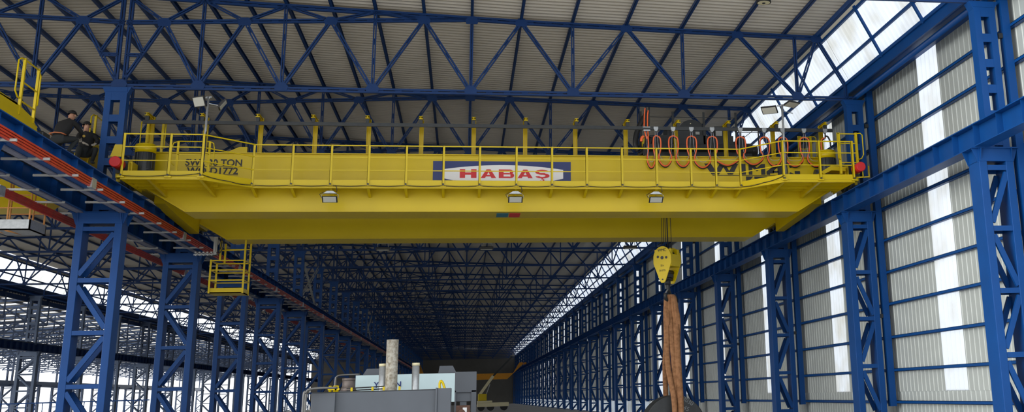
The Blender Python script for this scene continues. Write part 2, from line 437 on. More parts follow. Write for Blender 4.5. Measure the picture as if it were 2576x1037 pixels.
# ------------------------------------------------------------------ roof trusses
ZB = 10.87
VERGE = mat('cream_flashing', (.62, .60, .50), .6)
RB = [-10.18, -8.0, -5.62, -2.94, .035, 3.23, 6.81, 10.62]
RT = [-9.1, -6.8, -4.27, -1.45, 1.59, 4.97, 8.67, 11.38]
def mirx(x): return XM - (x - XM) * 24.45 / 22.6
def zmid(x): return 12.87 + (13.285 - 12.87) * (x + 10.2) / 10.24
def members(left):
    f = mirx if left else (lambda x: x)
    S = 24.45 / 22.6
    L = []
    L.append(('top_chord', (f(-10.2), 13.74), (f(-6.83), 13.58), .13)); L.append(('top_chord', (f(-6.83), 13.58), (f(1.59), 13.23), .13)); L.append(('top_chord', (f(1.59), 13.23), (f(11.38), 12.97), .13))
    L.append(('bottom_chord', (f(-10.18), ZB), (f(12.5), ZB + .02), .12))
    L.append(('middle_chord', (f(-10.18), 12.87), (f(.035), 13.27), .10))
    zt = lambda x: 13.74 + (13.58 - 13.74) * (x + 10.2) / 3.37 if x < -6.83 else (13.58 - .0416 * (x + 6.83) if x < 1.59 else 13.23 - .02656 * (x - 1.59))
    for b in RB[1:]: L.append(('vertical', (f(b), ZB), (f(b), zt(b)), .075))
    for i, t in enumerate(RT):
        z = zmid(t) if t < .035 else zt(t)
        if i > 0 and i < 8: L.append(('diagonal', (f(RB[i]), ZB + .03), (f(t), z), .085 if t != 11.38 else .085))
        if i + 1 < 8: L.append(('diagonal', (f(t), z), (f(RB[i + 1]), ZB + .03), .095))
    L.append(('diagonal', (f(RB[0]), ZB + .03), (f(RT[0]), zmid(RT[0])), .085))
    for b in RB[1:4]:
        i = RB.index(b)
        L.append(('short_diagonal', (f(RT[i - 1]), zmid(RT[i - 1])), (f(b), zt(b)), .07))
        L.append(('short_diagonal', (f(b), zt(b)), (f(RT[i]), zmid(RT[i])), .07))
    L.append(('short_diagonal', (f(RT[3]), zmid(RT[3])), (f(.035), 13.29), .06))
    L.append(('short_diagonal', (f(-10.18), 13.7), (f(RT[0]), zmid(RT[0])), .07))
    L.append(('short_diagonal', (f(-10.1), 12.87), (f(-9.62), 11.9), .07)); L.append(('short_diagonal', (f(-10.1), 11.85), (f(-9.62), 11.85), .08))
    L.append(('end_post', (f(11.38), 12.97), (f(12.30), 11.33), .09))
    L.append(('end_post', (f(12.30), 11.33), (f(12.30), ZB), .10))
    if not left:
        L.append(('ridge_post', (-10.31, ZB), (-10.31, 13.74), .10)); L.append(('ridge_post', (-10.07, ZB), (-10.07, 13.74), .10))
    G = [(f(b), ZB + .06) for b in RB] + [(f(t), (zmid(t) if t < .035 else zt(t)) - .04) for t in RT] + [(f(.035), 13.22)]
    return L, G
def gap_bar(m, a, b, w, y0=0., gap=.028, batt=True):
    """double-angle member: two flats side by side in the truss plane with a slot between"""
    A = Vector((a[0], 0, a[1])); B = Vector((b[0], 0, b[1])); d = (B - A).normalized(); n = Vector((-d.z, 0, d.x))
    s = (w + gap) / 2 * .5 + gap * .25
    for sg in (-1, 1):
        m.bar(A + n * sg * s, B + n * sg * s, w / 2, .09, up=(0, 1, 0))
    if batt:
        L = (B - A).length; k = max(2, int(L / .55))
        for i in range(k):
            c = A + d * (L * (i + .5) / k); m.bar(c - d * .1, c + d * .1, w, .03, up=(0, 1, 0))
    return m
def truss(left, detail):
    L, G = members(left)
    if detail:
        root = thing('roof_truss', '', 'truss')
        for n, a, b, w in L:
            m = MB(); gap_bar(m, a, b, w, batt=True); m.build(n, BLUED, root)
        for gx, gz in G:
            m = MB(); m.prism([(gx - .17, gz - .11), (gx + .17, gz - .11), (gx + .21, gz + .02), (gx + .1, gz + .15), (gx - .1, gz + .15), (gx - .21, gz + .02)], 'y', -.06, -.048)
            m.build('gusset_plate', BLUED, root)
        return root
    m = MB()
    for n, a, b, w in L: m.bar((a[0], 0, a[1]), (b[0], 0, b[1]), w * 1.0, .07, up=(0, 1, 0))
    for gx, gz in G: m.box(gx - .13, gx + .13, -.012, .012, gz - .1, gz + .12)
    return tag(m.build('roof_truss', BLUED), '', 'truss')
TD = 4
for left in (0, 1):
    side = 'over the left bay' if left else 'over the crane hall'
    a = truss(left, True); b = truss(left, False); ua = ub = False
    for k in range(K0, K1 + 1):
        loc = (0, YK(k) + .15, 0)
        if k < K0 + TD:
            lab = 'blue steel roof truss %s, %s to the camera' % (side, ORD[k - K0])
            if not ua: ua = True; a.location = loc; o = a; a['label'] = lab
            else: o = dup(a, loc, lab)
        else:
            lab = 'blue steel roof truss %s, %s to the camera' % (side, ORD[k - K0]) if k < K0 + 8 else 'one of the distant blue roof trusses %s' % side
            if not ub: ub = True; b.location = loc; o = b; b['label'] = lab
            else: o = dup(b, loc, lab)
        o['group'] = 'blue roof trusses ' + side
# trusses of the third hall
m = MB(); xs3 = [-35.6 - i * 2.6 for i in range(11)]
m.bar((xs3[0], 0, z3(xs3[0])), (xs3[-1], 0, z3(xs3[-1])), .16, .1, up=(0, 1, 0)); m.bar((xs3[0], 0, z3(xs3[0]) - 1.8), (xs3[-1], 0, z3(xs3[-1]) - 1.8), .14, .1, up=(0, 1, 0))
for i in range(10):
    m.bar((xs3[i], 0, z3(xs3[i])), (xs3[i], 0, z3(xs3[i]) - 1.8), .1, .08, up=(0, 1, 0))
    a_, b_ = (xs3[i], z3(xs3[i]) - 1.8), (xs3[i + 1], z3(xs3[i + 1]))
    if i % 2: a_, b_ = (xs3[i], z3(xs3[i])), (xs3[i + 1], z3(xs3[i + 1]) - 1.8)
    m.bar((a_[0], 0, a_[1]), (b_[0], 0, b_[1]), .12, .08, up=(0, 1, 0))
o = tag(m.build('roof_truss', PALEC), 'grey lower truss of the outermost hall far beyond the left bay', 'truss', 'low trusses of the outermost hall'); o.location = (0, YK(3), 0)
for k in range(7, 2 * K1):
    y = YK(0) + k * BAY / 2
    if y < YEND: dup(o, (0, y, 0))

# purlins
XP = [(-9.1), -8.0, -6.8, -5.62, -4.27, -2.94, -1.45, .035, 1.59, 3.23, 4.97, 6.81, 8.67, 10.3]
for i, x in enumerate(XP):
    m = MB(); z = ztop(x) + .07; m.box(x - .045, x - .035, YST, YEND, z, z + .125).box(x - .045, x + .045, YST, YEND, z, z + .01).box(x - .045, x + .045, YST, YEND, z + .115, z + .125)
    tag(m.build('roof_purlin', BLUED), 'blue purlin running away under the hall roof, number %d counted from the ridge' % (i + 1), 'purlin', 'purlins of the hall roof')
for i, x in enumerate([XM] + [mirx(x) for x in XP]):
    m = MB(); z = ztop(x) + .07; m.box(x - .05, x + .05, YST, YEND, z, z + .125)
    tag(m.build('roof_purlin', BLUED), ('blue ridge purlin over the middle column row' if i == 0 else 'blue purlin under the left bay roof, number %d counted from the ridge' % i), 'purlin', 'purlins of the left bay roof')
for i in range(7):
    x = -37.5 - i * 3.6
    tag(MB().box(x - .07, x + .07, YK(0), YEND, z3(x) + .05, z3(x) + .19).build('roof_purlin', PALEC), 'pale purlin under the low outermost roof', 'purlin', 'purlins of the outermost roof')
# eave purlins and skylight bars, both eaves
def sk(t): return 11.50 + .82 * t, 13.07 - 1.65 * t
for sgn in (1, -1):
    fx = (lambda x: x) if sgn > 0 else (lambda x: -22.6 - x)
    wd = 'right' if sgn > 0 else 'far left'
    for t, nm, s in ((-.04, 'upper edge of', .15), (.113, 'top of', .07), (.68, 'middle of', .06), (1.0, 'foot of', .09)):
        x, z = sk(t); x = fx(x)
        tag(MB().box(x - s / 2, x + s / 2, YST, YEND, z - .07 - (.05 if t < 0 else 0), z + .03).build('skylight_rail', BLUED if sgn < 0 else BLUE), 'long blue rail at the %s the %s skylight band' % (nm, wd), 'skylight rail', 'rails of the %s skylight' % wd)
    xa, za = sk(-.03); xb, zb = sk(.115)
    tag(MB().prism([(fx(xa), za - .01), (fx(xb), zb - .01), (fx(xb) + sgn * .02, zb), (fx(xa) + sgn * .02, za)], 'y', YST, YEND).build('trim_%d' % (4 if sgn > 0 else 5), VERGE), kind='structure')
    m = MB(); xa, za = sk(.03); xb, zb = sk(1.0)
    m.bar((fx(xa), 0, za - .08), (fx(xb), 0, zb - .08), .07, .09, up=(0, 1, 0)); me = m.mesh('skylight_rafter', BLUE if sgn > 0 else BLUED)
    for k in range(K0, K1):
        for j in (1, 2):
            o = bpy.data.objects.new('skylight_rafter', me); C.objects.link(o); o.location = (0, YK(k) + BAY * j / 3, 0)
            tag(o, 'slanting blue bar across the %s skylight band between two trusses' % wd, 'rafter', 'slanting bars of the %s skylight' % wd)
    x = fx(12.72)
    tag(MB().cyl((x, YST, 11.02), (x, YEND, 11.02), .09, 10).build('eave_pipe', BLUE), 'blue pipe running under the %s eave gutter' % wd, 'pipe')
# grey X braces between upper columns of the middle row
def xbrace(y, lab):
    r = thing('cross_brace', lab, 'brace', (-10.2, y, 0), 'pale cross braces deep in the middle row')
    for a, b in (((0, .45, 7.8), (0, 9.4, 10.8)), ((0, 9.4, 7.8), (0, .45, 10.8))):
        m = MB(); d = (Vector(b) - Vector(a)); n = 12
        for s in (-.13, .13): m.bar((0, a[1], a[2] + s), (0, b[1], b[2] + s), .05, .05)
        for i in range(n):
            p = Vector(a) + d * (i / n); q_ = Vector(a) + d * ((i + 1) / n); s = .13 if i % 2 else -.13
            m.bar((0, p.y, p.z + s), (0, q_.y, q_.z - s), .03, .03)
        m.build('brace_arm', PERF, r)
xbrace(YK(4), 'pale lattice cross brace above the runway, nearer one'); xbrace(YK(9), 'pale lattice cross brace above the runway, farther one')

# ------------------------------------------------------------------ the overhead crane
cr = thing('overhead_crane', 'big yellow double girder bridge crane spanning the hall, marked HABAŞ', 'crane', (1.2, 38.4, 7.76))
def P(name, mb, m=YEL, parent=None, bevel=0):
    """crane part in world coordinates"""
    mb.v = [(x - 1.2, y - 38.4, z - 7.76) for x, y, z in mb.v]
    return mb.build(name, m, parent or cr, bevel=bevel)
def girder(y0, y1, zt):
    pr = [(-9.35, 7.95), (-8.22, 7.28), (10.6, 7.28), (11.75, 7.95), (11.75, zt), (-9.35, zt)]
    m = MB().prism(pr, 'y', y0 + .05, y1 - .05)
    m.box(-9.35, 11.75, y0 - .02, y1 + .02, zt, zt + .03)
    m.prism([(-8.24, 7.25), (10.62, 7.25), (10.6, 7.285), (-8.22, 7.285)], 'y', y0, y1)
    m.prism([(-9.37, 7.93), (-8.24, 7.25), (-8.2, 7.28), (-9.33, 7.97)], 'y', y0, y1)
    m.prism([(11.77, 7.93), (10.62, 7.25), (10.58, 7.28), (11.73, 7.97)], 'y', y0, y1)
    return m
G1 = P('girder', girder(34.72, 36.05, 9.03)); G2 = P('girder', girder(40.75, 42.05, 9.03))
P('rail', MB().box(-8.9, 11.3, 35.95, 36.0, 9.06, 9.12), DARK); P('rail', MB().box(-8.9, 11.3, 40.8, 40.85, 9.06, 9.12), DARK)
for x, s in ((-9.65, 1), (12.05, -1)):
    m = MB().box(x - .17, x + .17, 33.2, 43.6, 7.98, 8.45)
    m.box(x - .2, x + .2, 33.4, 34.9, 7.9, 8.5); m.box(x - .2, x + .2, 41.9, 43.4, 7.9, 8.5)
    P('end_carriage', m, YEL, bevel=.015)
    # drop plates joining carriage and girders
    m = MB().prism([(36.05, 7.98), (36.05, 7.72), (37.6, 7.6), (40.75, 7.45), (40.75, 7.98)], 'x', x + s * .18, x + s * .5)
    P('carriage_bracket', m)
    for yy in (33.75, 42.9):
        for dy in (-.25, .35):
            P('wheel', MB().cyl((x - .07, yy + dy, 7.93), (x + .07, yy + dy, 7.93), .17, 20), DARK)
    for yy, sg in ((33.15, -1), (43.65, 1)):
        b = P('buffer', MB().cyl((x, yy, 8.28), (x, yy + sg * .25, 8.28), .09, 18).box(x - .15, x + .15, yy - .04, yy + .04, 8.1, 8.45), DARK)
        q_ = MB().cyl((x, yy + sg * .18, 8.30), (x, yy + sg * .72, 8.30), .15, 24); P('rubber_head', q_, REDB, bevel=.02).parent = b
# walkway deck with flared ends
out = [(-9.52, 32.65), (-7.42, 32.65), (-6.22, 33.93), (8.55, 33.93), (9.60, 32.65), (11.88, 32.65)]
dk = out + [(11.88, 34.78), (-9.52, 34.78)]
P('walkway_deck', MB().prism(dk, 'z', 7.955, 7.985))
for (xa, ya), (xb, yb) in zip(out, out[1:]):
    P('toe_board', MB().bar((xa, ya, 8.00), (xb, yb, 8.00), .02, .16))
m = MB()
for (xa, ya), (xb, yb) in zip(out, out[1:]):
    m.bar((xa, ya, 7.87), (xb, yb, 7.87), .015, .09); m.bar((xa, ya - .02, 7.835), (xb, yb - .02, 7.835), .06, .012)
for y in (33.35, 33.9, 34.35): m.box(-9.5, -7.2, y, y + .02, 7.86, 7.955); m.box(9.4, 11.86, y, y + .02, 7.86, 7.955)
m.box(-9.5, 11.86, 34.30, 34.32, 7.88, 7.955)
m.box(-9.52, -9.50, 32.65, 34.75, 7.83, 7.955); m.box(11.86, 11.88, 32.65, 34.75, 7.83, 7.955)
P('deck_edge_frame', m)
px_ = [-6.25, -5.14, -4.03, -2.94, -1.84, -.735, .35, 1.465, 2.557, 3.635, 4.742, 5.84, 6.945, 7.75, 8.545]
def brk(x, y, xi=None):
    xi = x if xi is None else xi
    m = MB(); yo = y + .03; yi = 34.77
    for s in (-.035, .035): pass
    m.add([(x - .006, yo, 7.955), (x + .006, yo, 7.955), (xi + .006, yi, 7.955), (xi - .006, yi, 7.955), (x - .006, yo, 7.84), (x + .006, yo, 7.84), (xi + .006, yi, 7.70), (xi - .006, yi, 7.70)],
          [(0, 1, 2, 3), (4, 7, 6, 5), (0, 4, 5, 1), (2, 6, 7, 3), (1, 5, 6, 2), (0, 3, 7, 4)])
    m.add([(x - .04, yo, 7.84), (x + .04, yo, 7.84), (xi + .04, yi, 7.70), (xi - .04, yi, 7.70), (x - .04, yo, 7.83), (x + .04, yo, 7.83), (xi + .04, yi, 7.69), (xi - .04, yi, 7.69)],
          [(0, 1, 2, 3), (4, 7, 6, 5), (0, 4, 5, 1), (2, 6, 7, 3), (1, 5, 6, 2), (0, 3, 7, 4)])
    return m
for x in px_: P('walkway_bracket', brk(x, 33.93))
for x in (-8.8, -7.42, 9.60, 10.75): P('walkway_bracket', brk(x, 32.65))
# railing
ZR = 9.15
def post(x, y, z0=7.93, z1=ZR): return MB().box(x - .035, x + .035, y - .01, y + .01, z0, z1).box(x - .035, x - .025, y - .01, y + .05, z0, z1)
allp = [(x, 33.93) for x in px_] + [(-9.50, 32.65), (-8.27, 32.65), (-7.40, 32.65), (9.60, 32.65), (10.78, 32.65), (11.86, 32.65)]
for x, y in allp:
    p_ = P('railing_post', post(x, y - .03)); b_ = P('post_foot', MB().box(x - .09, x + .09, y - .07, y - .02, 7.88, 7.93).cyl((x, y - .09, 7.93), (x, y - .04, 7.93), .022, 10), DARK if False else YEL); b_.parent = p_
    P('bolt', MB().cyl((x, y - .10, 7.95), (x, y - .06, 7.95), .028, 10), DARK)
for z, nm in ((ZR - .02, 'top_rail'), (8.76, 'middle_rail'), (8.37, 'lower_rail')):
    m = MB()
    for (xa, ya), (xb, yb) in zip(out, out[1:]): m.bar((xa, ya - .02, z), (xb, yb - .02, z), .025, .035 if nm == 'top_rail' else .026)
    P(nm, m)
# ladder-like gates at ends
def gate(x0, x1, y, z0, z1, lab, loop=True):
    m = MB(); m.box(x0 - .035, x0 + .035, y - .02, y + .05, z0, z1).box(x1 - .035, x1 + .035, y - .02, y + .05, z0, z1)
    n = 4
    for i in range(n): z = z1 - .04 - i * (z1 - z0) / (n + .3); m.bar((x0, y, z), (x1, y, z), .03, .03)
    if loop:
        for xs, sg in ((x0, -1), (x1, 1)):
            m.tube([(xs, y, z1 - .03), (xs + sg * .10, y - .12, z1 - .04), (xs + sg * .13, y - .22, z1 - .12), (xs + sg * .13, y - .22, z1 - .75), (xs + sg * .10, y - .12, z1 - .85), (xs, y, z1 - .88)], .017, 8)
    return P('safety_gate', m)
gate(11.55, 12.12, 32.9, 8.15, 9.48, '')
gate(-9.62, -9.18, 35.2, 8.5, 10.15, '')
gate(11.6, 12.0, 37.2, 8.5, 10.35, '')
m = MB()
for xs in (-8.15, -7.3): m.box(xs - .03, xs + .03, 32.95, 32.98, 8.0, 9.0)
m.tube([(-8.15, 32.96, 9.0), (-7.3, 32.96, 9.0), (-7.2, 32.96, 8.95), (-7.17, 32.96, 8.8), (-7.17, 32.96, 8.4), (-7.25, 32.96, 8.3)], .016)
m.tube([(-8.15, 32.96, 9.0), (-8.28, 32.96, 8.95), (-8.32, 32.96, 8.8), (-8.32, 32.96, 8.4), (-8.22, 32.96, 8.3)], .016); m.bar((-8.15, 32.96, 8.62), (-7.3, 32.96, 8.62), .02, .02)
P('safety_gate', m)
# travel gearmotors at both ends
for x, s in ((-9.35, 1), (11.55, -1)):
    g = P('travel_motor', MB().cyl((x, 34.2, 8.15), (x, 34.2, 8.92), .28, 28).box(x - .42, x + .34, 33.95, 34.45, 8.02, 8.38).cyl((x - .45, 34.2, 8.35), (x - .1, 34.2, 8.35), .2, 20), DARK, bevel=.02)
    for k in range(12):
        t = 2 * PI * k / 12; P('cooling_fin', MB().box(x + .28 * math.cos(t) - .01, x + .28 * math.cos(t) + .01, 34.2 + .28 * math.sin(t) - .02, 34.2 + .28 * math.sin(t) + .02, 8.42, 8.88), DARK).parent = g
    P('motor_cowl', MB().cyl((x, 34.2, 8.90), (x, 34.2, 9.13), .29, 32).cyl((x, 34.2, 9.13), (x, 34.2, 9.17), .29, 32, .24), YEL).parent = g
P('nameplate', MB().box(11.50, 11.66, 33.93, 33.945, 8.36, 8.46), WHITE)
P('rail_sweeper', MB().prism([(-9.85, 8.9), (-9.65, 8.9), (-9.62, 8.55), (-9.95, 8.55)], 'y', 33.0, 33.05))
P('rail_sweeper', MB().prism([(10.95, 8.25), (11.3, 8.45), (11.75, 8.42), (11.78, 8.28), (11.3, 8.30), (11.05, 8.18)], 'y', 33.1, 33.6))
m = MB(); m.tube([(11.95, 32.9, 8.45), (12.3, 32.9, 8.45)], .015); m.tube([(11.95, 32.7, 8.0), (12.35, 32.6, 8.0), (12.35, 32.6, 8.35)], .02); m.tube([(12.15, 32.6, 8.0), (12.15, 32.6, 8.3)], .018)
P('step_iron', m)
# festoon posts with arms
fx_ = [-9.5, -7.94, -6.335, -4.713, -3.10, -1.48, .15, 1.78, 3.39, 5.04, 6.71, 8.39, 10.02, 11.70]
for x in fx_:
    m = MB().box(x - .055, x + .075, 35.2, 35.21, 9.06, 10.24).box(x - .055, x - .045, 35.1, 35.21, 9.06, 10.24).box(x + .065, x + .075, 35.1, 35.21, 9.06, 10.24)
    m.box(x - .12, x + .12, 35.0, 35.3, 9.06, 9.075)
    p_ = P('cable_rail_post', m)
    P('post_arm', MB().box(x - .06, x + .06, 34.5, 35.3, 10.13, 10.15).box(x - .06, x + .06, 34.5, 35.3, 10.21, 10.22).box(x - .01, x + .01, 34.5, 35.3, 10.15, 10.21)).parent = p_
    P('rail_clip', MB().box(x - .05, x + .05, 34.57, 34.67, 10.00, 10.13), DARK).parent = p_
P('cable_rail', MB().box(-9.62, 11.95, 34.59, 34.65, 9.90, 10.01), DARK)
# small bracket plate behind SWL sign
P('stiffener_plate', MB().prism([(-7.6, 9.06), (-6.95, 9.36), (-6.72, 9.36), (-6.72, 9.06)], 'y', 35.3, 35.4))
# sign board
YS = 34.765
sg = P('sign_board', MB().box(-1.075, 3.215, YS - .005, YS + .006, 8.235, 8.85), NAVY)
el = []
def UX(u): return -1.075 + u / 4.293 * .0124 - (1090 - 960) * .0124
def VZ(v): return 8.594 - (v - 250) * (.278 / 92)
for i in range(25):
    t = -1 + 2 * i / 24; el.append((UX(1313) + t * (UX(1960) - UX(1313)), 8.592 + .14 * (1 - t * t)))
poly = el + [(x, max(8.238, 8.31 - (z - 8.592) * 1.6)) for x, z in reversed(el)]
P('sign_panel', MB().prism(poly, 'y', YS - .009, YS - .004), WHITE).parent = sg
def letter(polys):
    m = MB()
    for i, p in enumerate(polys): m.prism([(UX(u), VZ(v)) for u, v in p], 'y', YS - .014 - .0004 * i, YS - .009)
    P('letter', m, REDL).parent = sg
def rect(u0, u1, v0, v1): return [(u0, v0), (u1, v0), (u1, v1), (u0, v1)]
def ring(cu, cv, ru, rv, wu, wv, a0, a1, n=14):
    o = []
    for i in range(n):
        p, q_ = [a0 + (a1 - a0) * (i + e) / n for e in (0, 1)]
        o.append([(cu + ru * math.cos(p), cv - rv * math.sin(p)), (cu + ru * math.cos(q_), cv - rv * math.sin(q_)), (cu + (ru - wu) * math.cos(q_), cv - (rv - wv) * math.sin(q_)), (cu + (ru - wu) * math.cos(p), cv - (rv - wv) * math.sin(p))])
    return o
letter([rect(843, 900, 250, 342), rect(963, 1021, 250, 342), rect(900, 963, 284, 308)])
for u0 in (1066, 1462):
    letter([[(u0, 342), (u0 + 62, 250), (u0 + 84, 250), (u0 + 84, 278), (u0 + 46, 342)], [(u0 + 84, 250), (u0 + 106, 250), (u0 + 166, 342), (u0 + 116, 342), (u0 + 84, 278)], rect(u0 + 52, u0 + 116, 308, 325)])
letter([rect(1260, 1312, 250, 342), rect(1312, 1375, 250, 267), rect(1312, 1375, 287, 303), rect(1312, 1380, 325, 342)] + ring(1375, 276.5, 40, 26.5, 36, 10, -PI / 2, PI / 2) + ring(1380, 314.5, 46, 27.5, 40, 11, -PI / 2, PI / 2))
letter(ring(1728, 276, 74, 26, 40, 15, .35, PI * 1.42) + ring(1732, 316, 78, 27, 42, 15, -PI * .92, PI * .62) + [rect(1700, 1760, 286, 303), rect(1722, 1738, 342, 352)] + ring(1726, 361, 28, 13, 12, 6, -PI * .8, PI * .5, 8))
GF = 34.767
def ctext(s, m, x, y, z, size, sx, off=.0, name='lettering'):
    return text(name, s, m, cr, (x - 1.2, y - 38.4, z - 7.76), size, sx, off=off)
def fit(o, width):
    bb = [v[0] for v in o.bound_box]; o.scale.x = width / (max(bb) - min(bb))
t1 = ctext('SWL 30 TON', BLACK, -7.54, GF - .004, 8.66, .275, 1.0, .006); fit(t1, 1.62)
t2 = ctext('WO-D1772', BLACK, -7.56, GF - .004, 8.41, .275, 1.0, .006); fit(t2, 1.46)
P('underline', MB().box(-8.33, -6.72, GF - .008, GF, 8.625, 8.64), BLACK); P('underline', MB().box(-8.25, -6.83, GF - .008, GF, 8.375, 8.39), BLACK)
# angular maker's logo on the right
def lg(polys):
    m = MB()
    for p in polys: m.prism(p, 'y', GF - .008, GF)
    return m
zt_, zb_ = 8.83, 8.47
W_ = [[(7.56, zt_), (7.78, zt_), (8.02, zb_), (7.80, zb_)], [(7.98, zb_), (8.04, zb_), (8.22, 8.76), (8.20, zt_), (8.08, zt_), (7.92, 8.58)],
      [(8.20, zt_), (8.24, zt_), (8.46, zb_), (8.34, zb_), (8.16, 8.78)], [(8.44, zb_), (8.50, zb_), (8.70, zt_), (8.54, zt_), (8.38, 8.58)]]
I_ = [[(8.76, zt_), (8.94, zt_), (8.94, zb_), (8.80, zb_), (8.78, 8.5)]]
M_ = [[(9.04, zt_), (9.16, zt_), (9.32, 8.70), (9.32, 8.58), (9.16, 8.70), (9.16, zb_), (9.04, zb_)], [(9.60, zt_), (9.48, zt_), (9.32, 8.70), (9.32, 8.58), (9.46, 8.70), (9.46, zb_), (9.60, zb_)]]
A_ = [[(9.64, zb_), (9.64, 8.58), (9.98, zt_), (10.18, zt_), (10.18, zb_), (10.02, zb_), (10.02, 8.72), (9.90, 8.62), (9.90, 8.52), (9.76, 8.52), (9.76, zb_)], [(9.85, 8.60), (10.05, 8.60), (10.05, 8.54), (9.85, 8.54)]]
K_ = [[(10.22, zt_), (10.34, zt_), (10.34, zb_), (10.22, zb_)], [(10.40, zt_), (10.70, zt_), (10.74, 8.78), (10.44, 8.70)], [(10.44, 8.56), (10.60, 8.50), (10.60, 8.60), (10.78, 8.60), (10.78, 8.46), (10.38, 8.46)]]
B_ = [[(7.80, 8.455), (10.3, 8.455), (10.3, 8.435), (7.84, 8.435)], [(8.94, 8.41), (8.94, 8.25), (9.02, 8.25), (9.10, 8.32), (9.18, 8.41)], [(9.22, 8.41), (9.66, 8.41), (9.62, 8.34), (9.40, 8.30), (9.22, 8.34)]]
logo = P('maker_logo', lg(W_ + I_ + M_ + A_ + K_ + B_), BLACK)
# flag stickers on girder underside
P('sticker', MB().box(.91, 1.28, 35.0, 35.8, 7.243, 7.249), mat('teal_sticker', (.02, .16, .22), .5)); P('sticker', MB().box(1.31, 1.65, 35.0, 35.8, 7.243, 7.249), REDL)
# cable along walkway edge
m = MB(); pts = []
xs = [-9.45, -8.9, -8.25, -7.6]; 
def sag(a, b, s, n=7):
    return [Vector(a).lerp(Vector(b), i / n) - Vector((0, 0, s * 4 * (i / n) * (1 - i / n))) for i in range(n)]
nodes = [(-9.45, 32.58, 7.93), (-8.27, 32.58, 7.95), (-7.45, 32.58, 8.0), (-6.75, 33.25, 7.90)] + [(x, 33.86, 7.91) for x in px_[:-1]] + [(8.5, 33.86, 7.90), (9.1, 33.2, 7.92), (9.6, 32.57, 8.03)]
pts = []
for a, b in zip(nodes, nodes[1:]): pts += sag(a, b, .03)
m.tube(pts + [Vector(nodes[-1])], .011, 6); P('edge_cable', m, BLACK)
# flood lamps under the walkway
for i, (x, w) in enumerate(((-4.02, 'left'), (1.44, 'middle'), (5.79, 'right'))):
    L = thing('flood_lamp', 'black flood lamp with pale bracket hanging under the yellow walkway, %s of three' % w, 'lamp', (x, 33.88, 7.76), 'flood lamps hanging under the crane walkway')
    MB().prism([(-.20, -.10), (.20, -.10), (.08, -.02), (-.08, -.02)], 'y', -.05, .06).build('mount_plate', GREY, L, bevel=.004)
    MB().tube([(-.18, 0, -.10), (-.24, 0, -.14), (-.24, 0, -.24)], .008, 6).tube([(.18, 0, -.10), (.24, 0, -.14), (.24, 0, -.24)], .008, 6).build('yoke', GREY, L)
    MB().prism([(-.10, -.19), (.02, -.17), (.12, -.33), (.06, -.34)], 'x', -.2, .2).build('housing', BLACK, L, bevel=.01)
    MB().prism([(-.11, -.20), (-.08, -.19), (.12, -.34), (.09, -.36)], 'x', -.22, .22).build('bezel', BLACK, L, bevel=.01)
    MB().prism([(-.10, -.215), (.07, -.343), (.065, -.349), (-.105, -.221)], 'x', -.185, .185).build('lens', LENS, L)
    MB().tube([(.05, 0, .15), (.17, -.03, .12), (.2, -.03, .0), (.19, 0, -.05)], .010, 6).tube([(-.18, 0, -.05), (-.30, 0, -.12), (-.24, 0, -.22)], .009, 6).build('lamp_cable', BLACK, L)
# lamp poles
def lamp_pole(x, y, ztp, lab, heads):
    L = thing('lamp_pole', lab, 'lamp', (x, y, 7.985))
    h = ztp - 7.985
    MB().cyl((0, 0, 0), (0, 0, h), .035, 14).build('pole', GREY, L)
    MB().tube([(.03, -.05, 1.25), (.05, -.06, .8), (.02, -.06, .4), (.06, -.06, .05)], .014, 6).build('pole_cable', BLACK, L)
    MB().box(-.05, .10, -.02, .02, h - .03, h + .0).box(-.16, .05, -.02, .02, h - .06, h - .03).bar((.0, 0, h - .2), (.36, .08, h - .26), .02, .02).build('cross_arm', GREY, L)
    for (dx, dy, dz, rx, ry, rz, w) in heads:
        hd = MB().box(-w / 2, w / 2, -.16, .16, 0, .05).box(-w / 4, w / 4, -.1, .1, .05, .10).build('lamp_head', BLACK, L, (dx, dy, h + dz), bevel=.01)
        hd.rotation_mode = 'QUATERNION'; hd.rotation_quaternion = Vector((rx, ry, rz)).to_track_quat('-Z', 'Y')
        MB().box(-w / 2 + .03, w / 2 - .03, -.13, .13, -.006, 0).build('lens', LENS, hd)
    return L
lamp_pole(-7.40, 32.75, 10.28, 'grey pole with two flood lamps at the left end of the crane walkway', [(-.24, -.05, -.17, -.45, -.75, -.42, .42), (.40, .1, -.22, .8, .1, -.6, .42)])
lamp_pole(9.70, 32.75, 10.33, 'grey pole with two flat lamps at the right end of the crane walkway', [(-.42, 0, -.20, -.25, -.45, -.85, .5), (.32, 0, .0, .15, -.25, -.95, .5)])

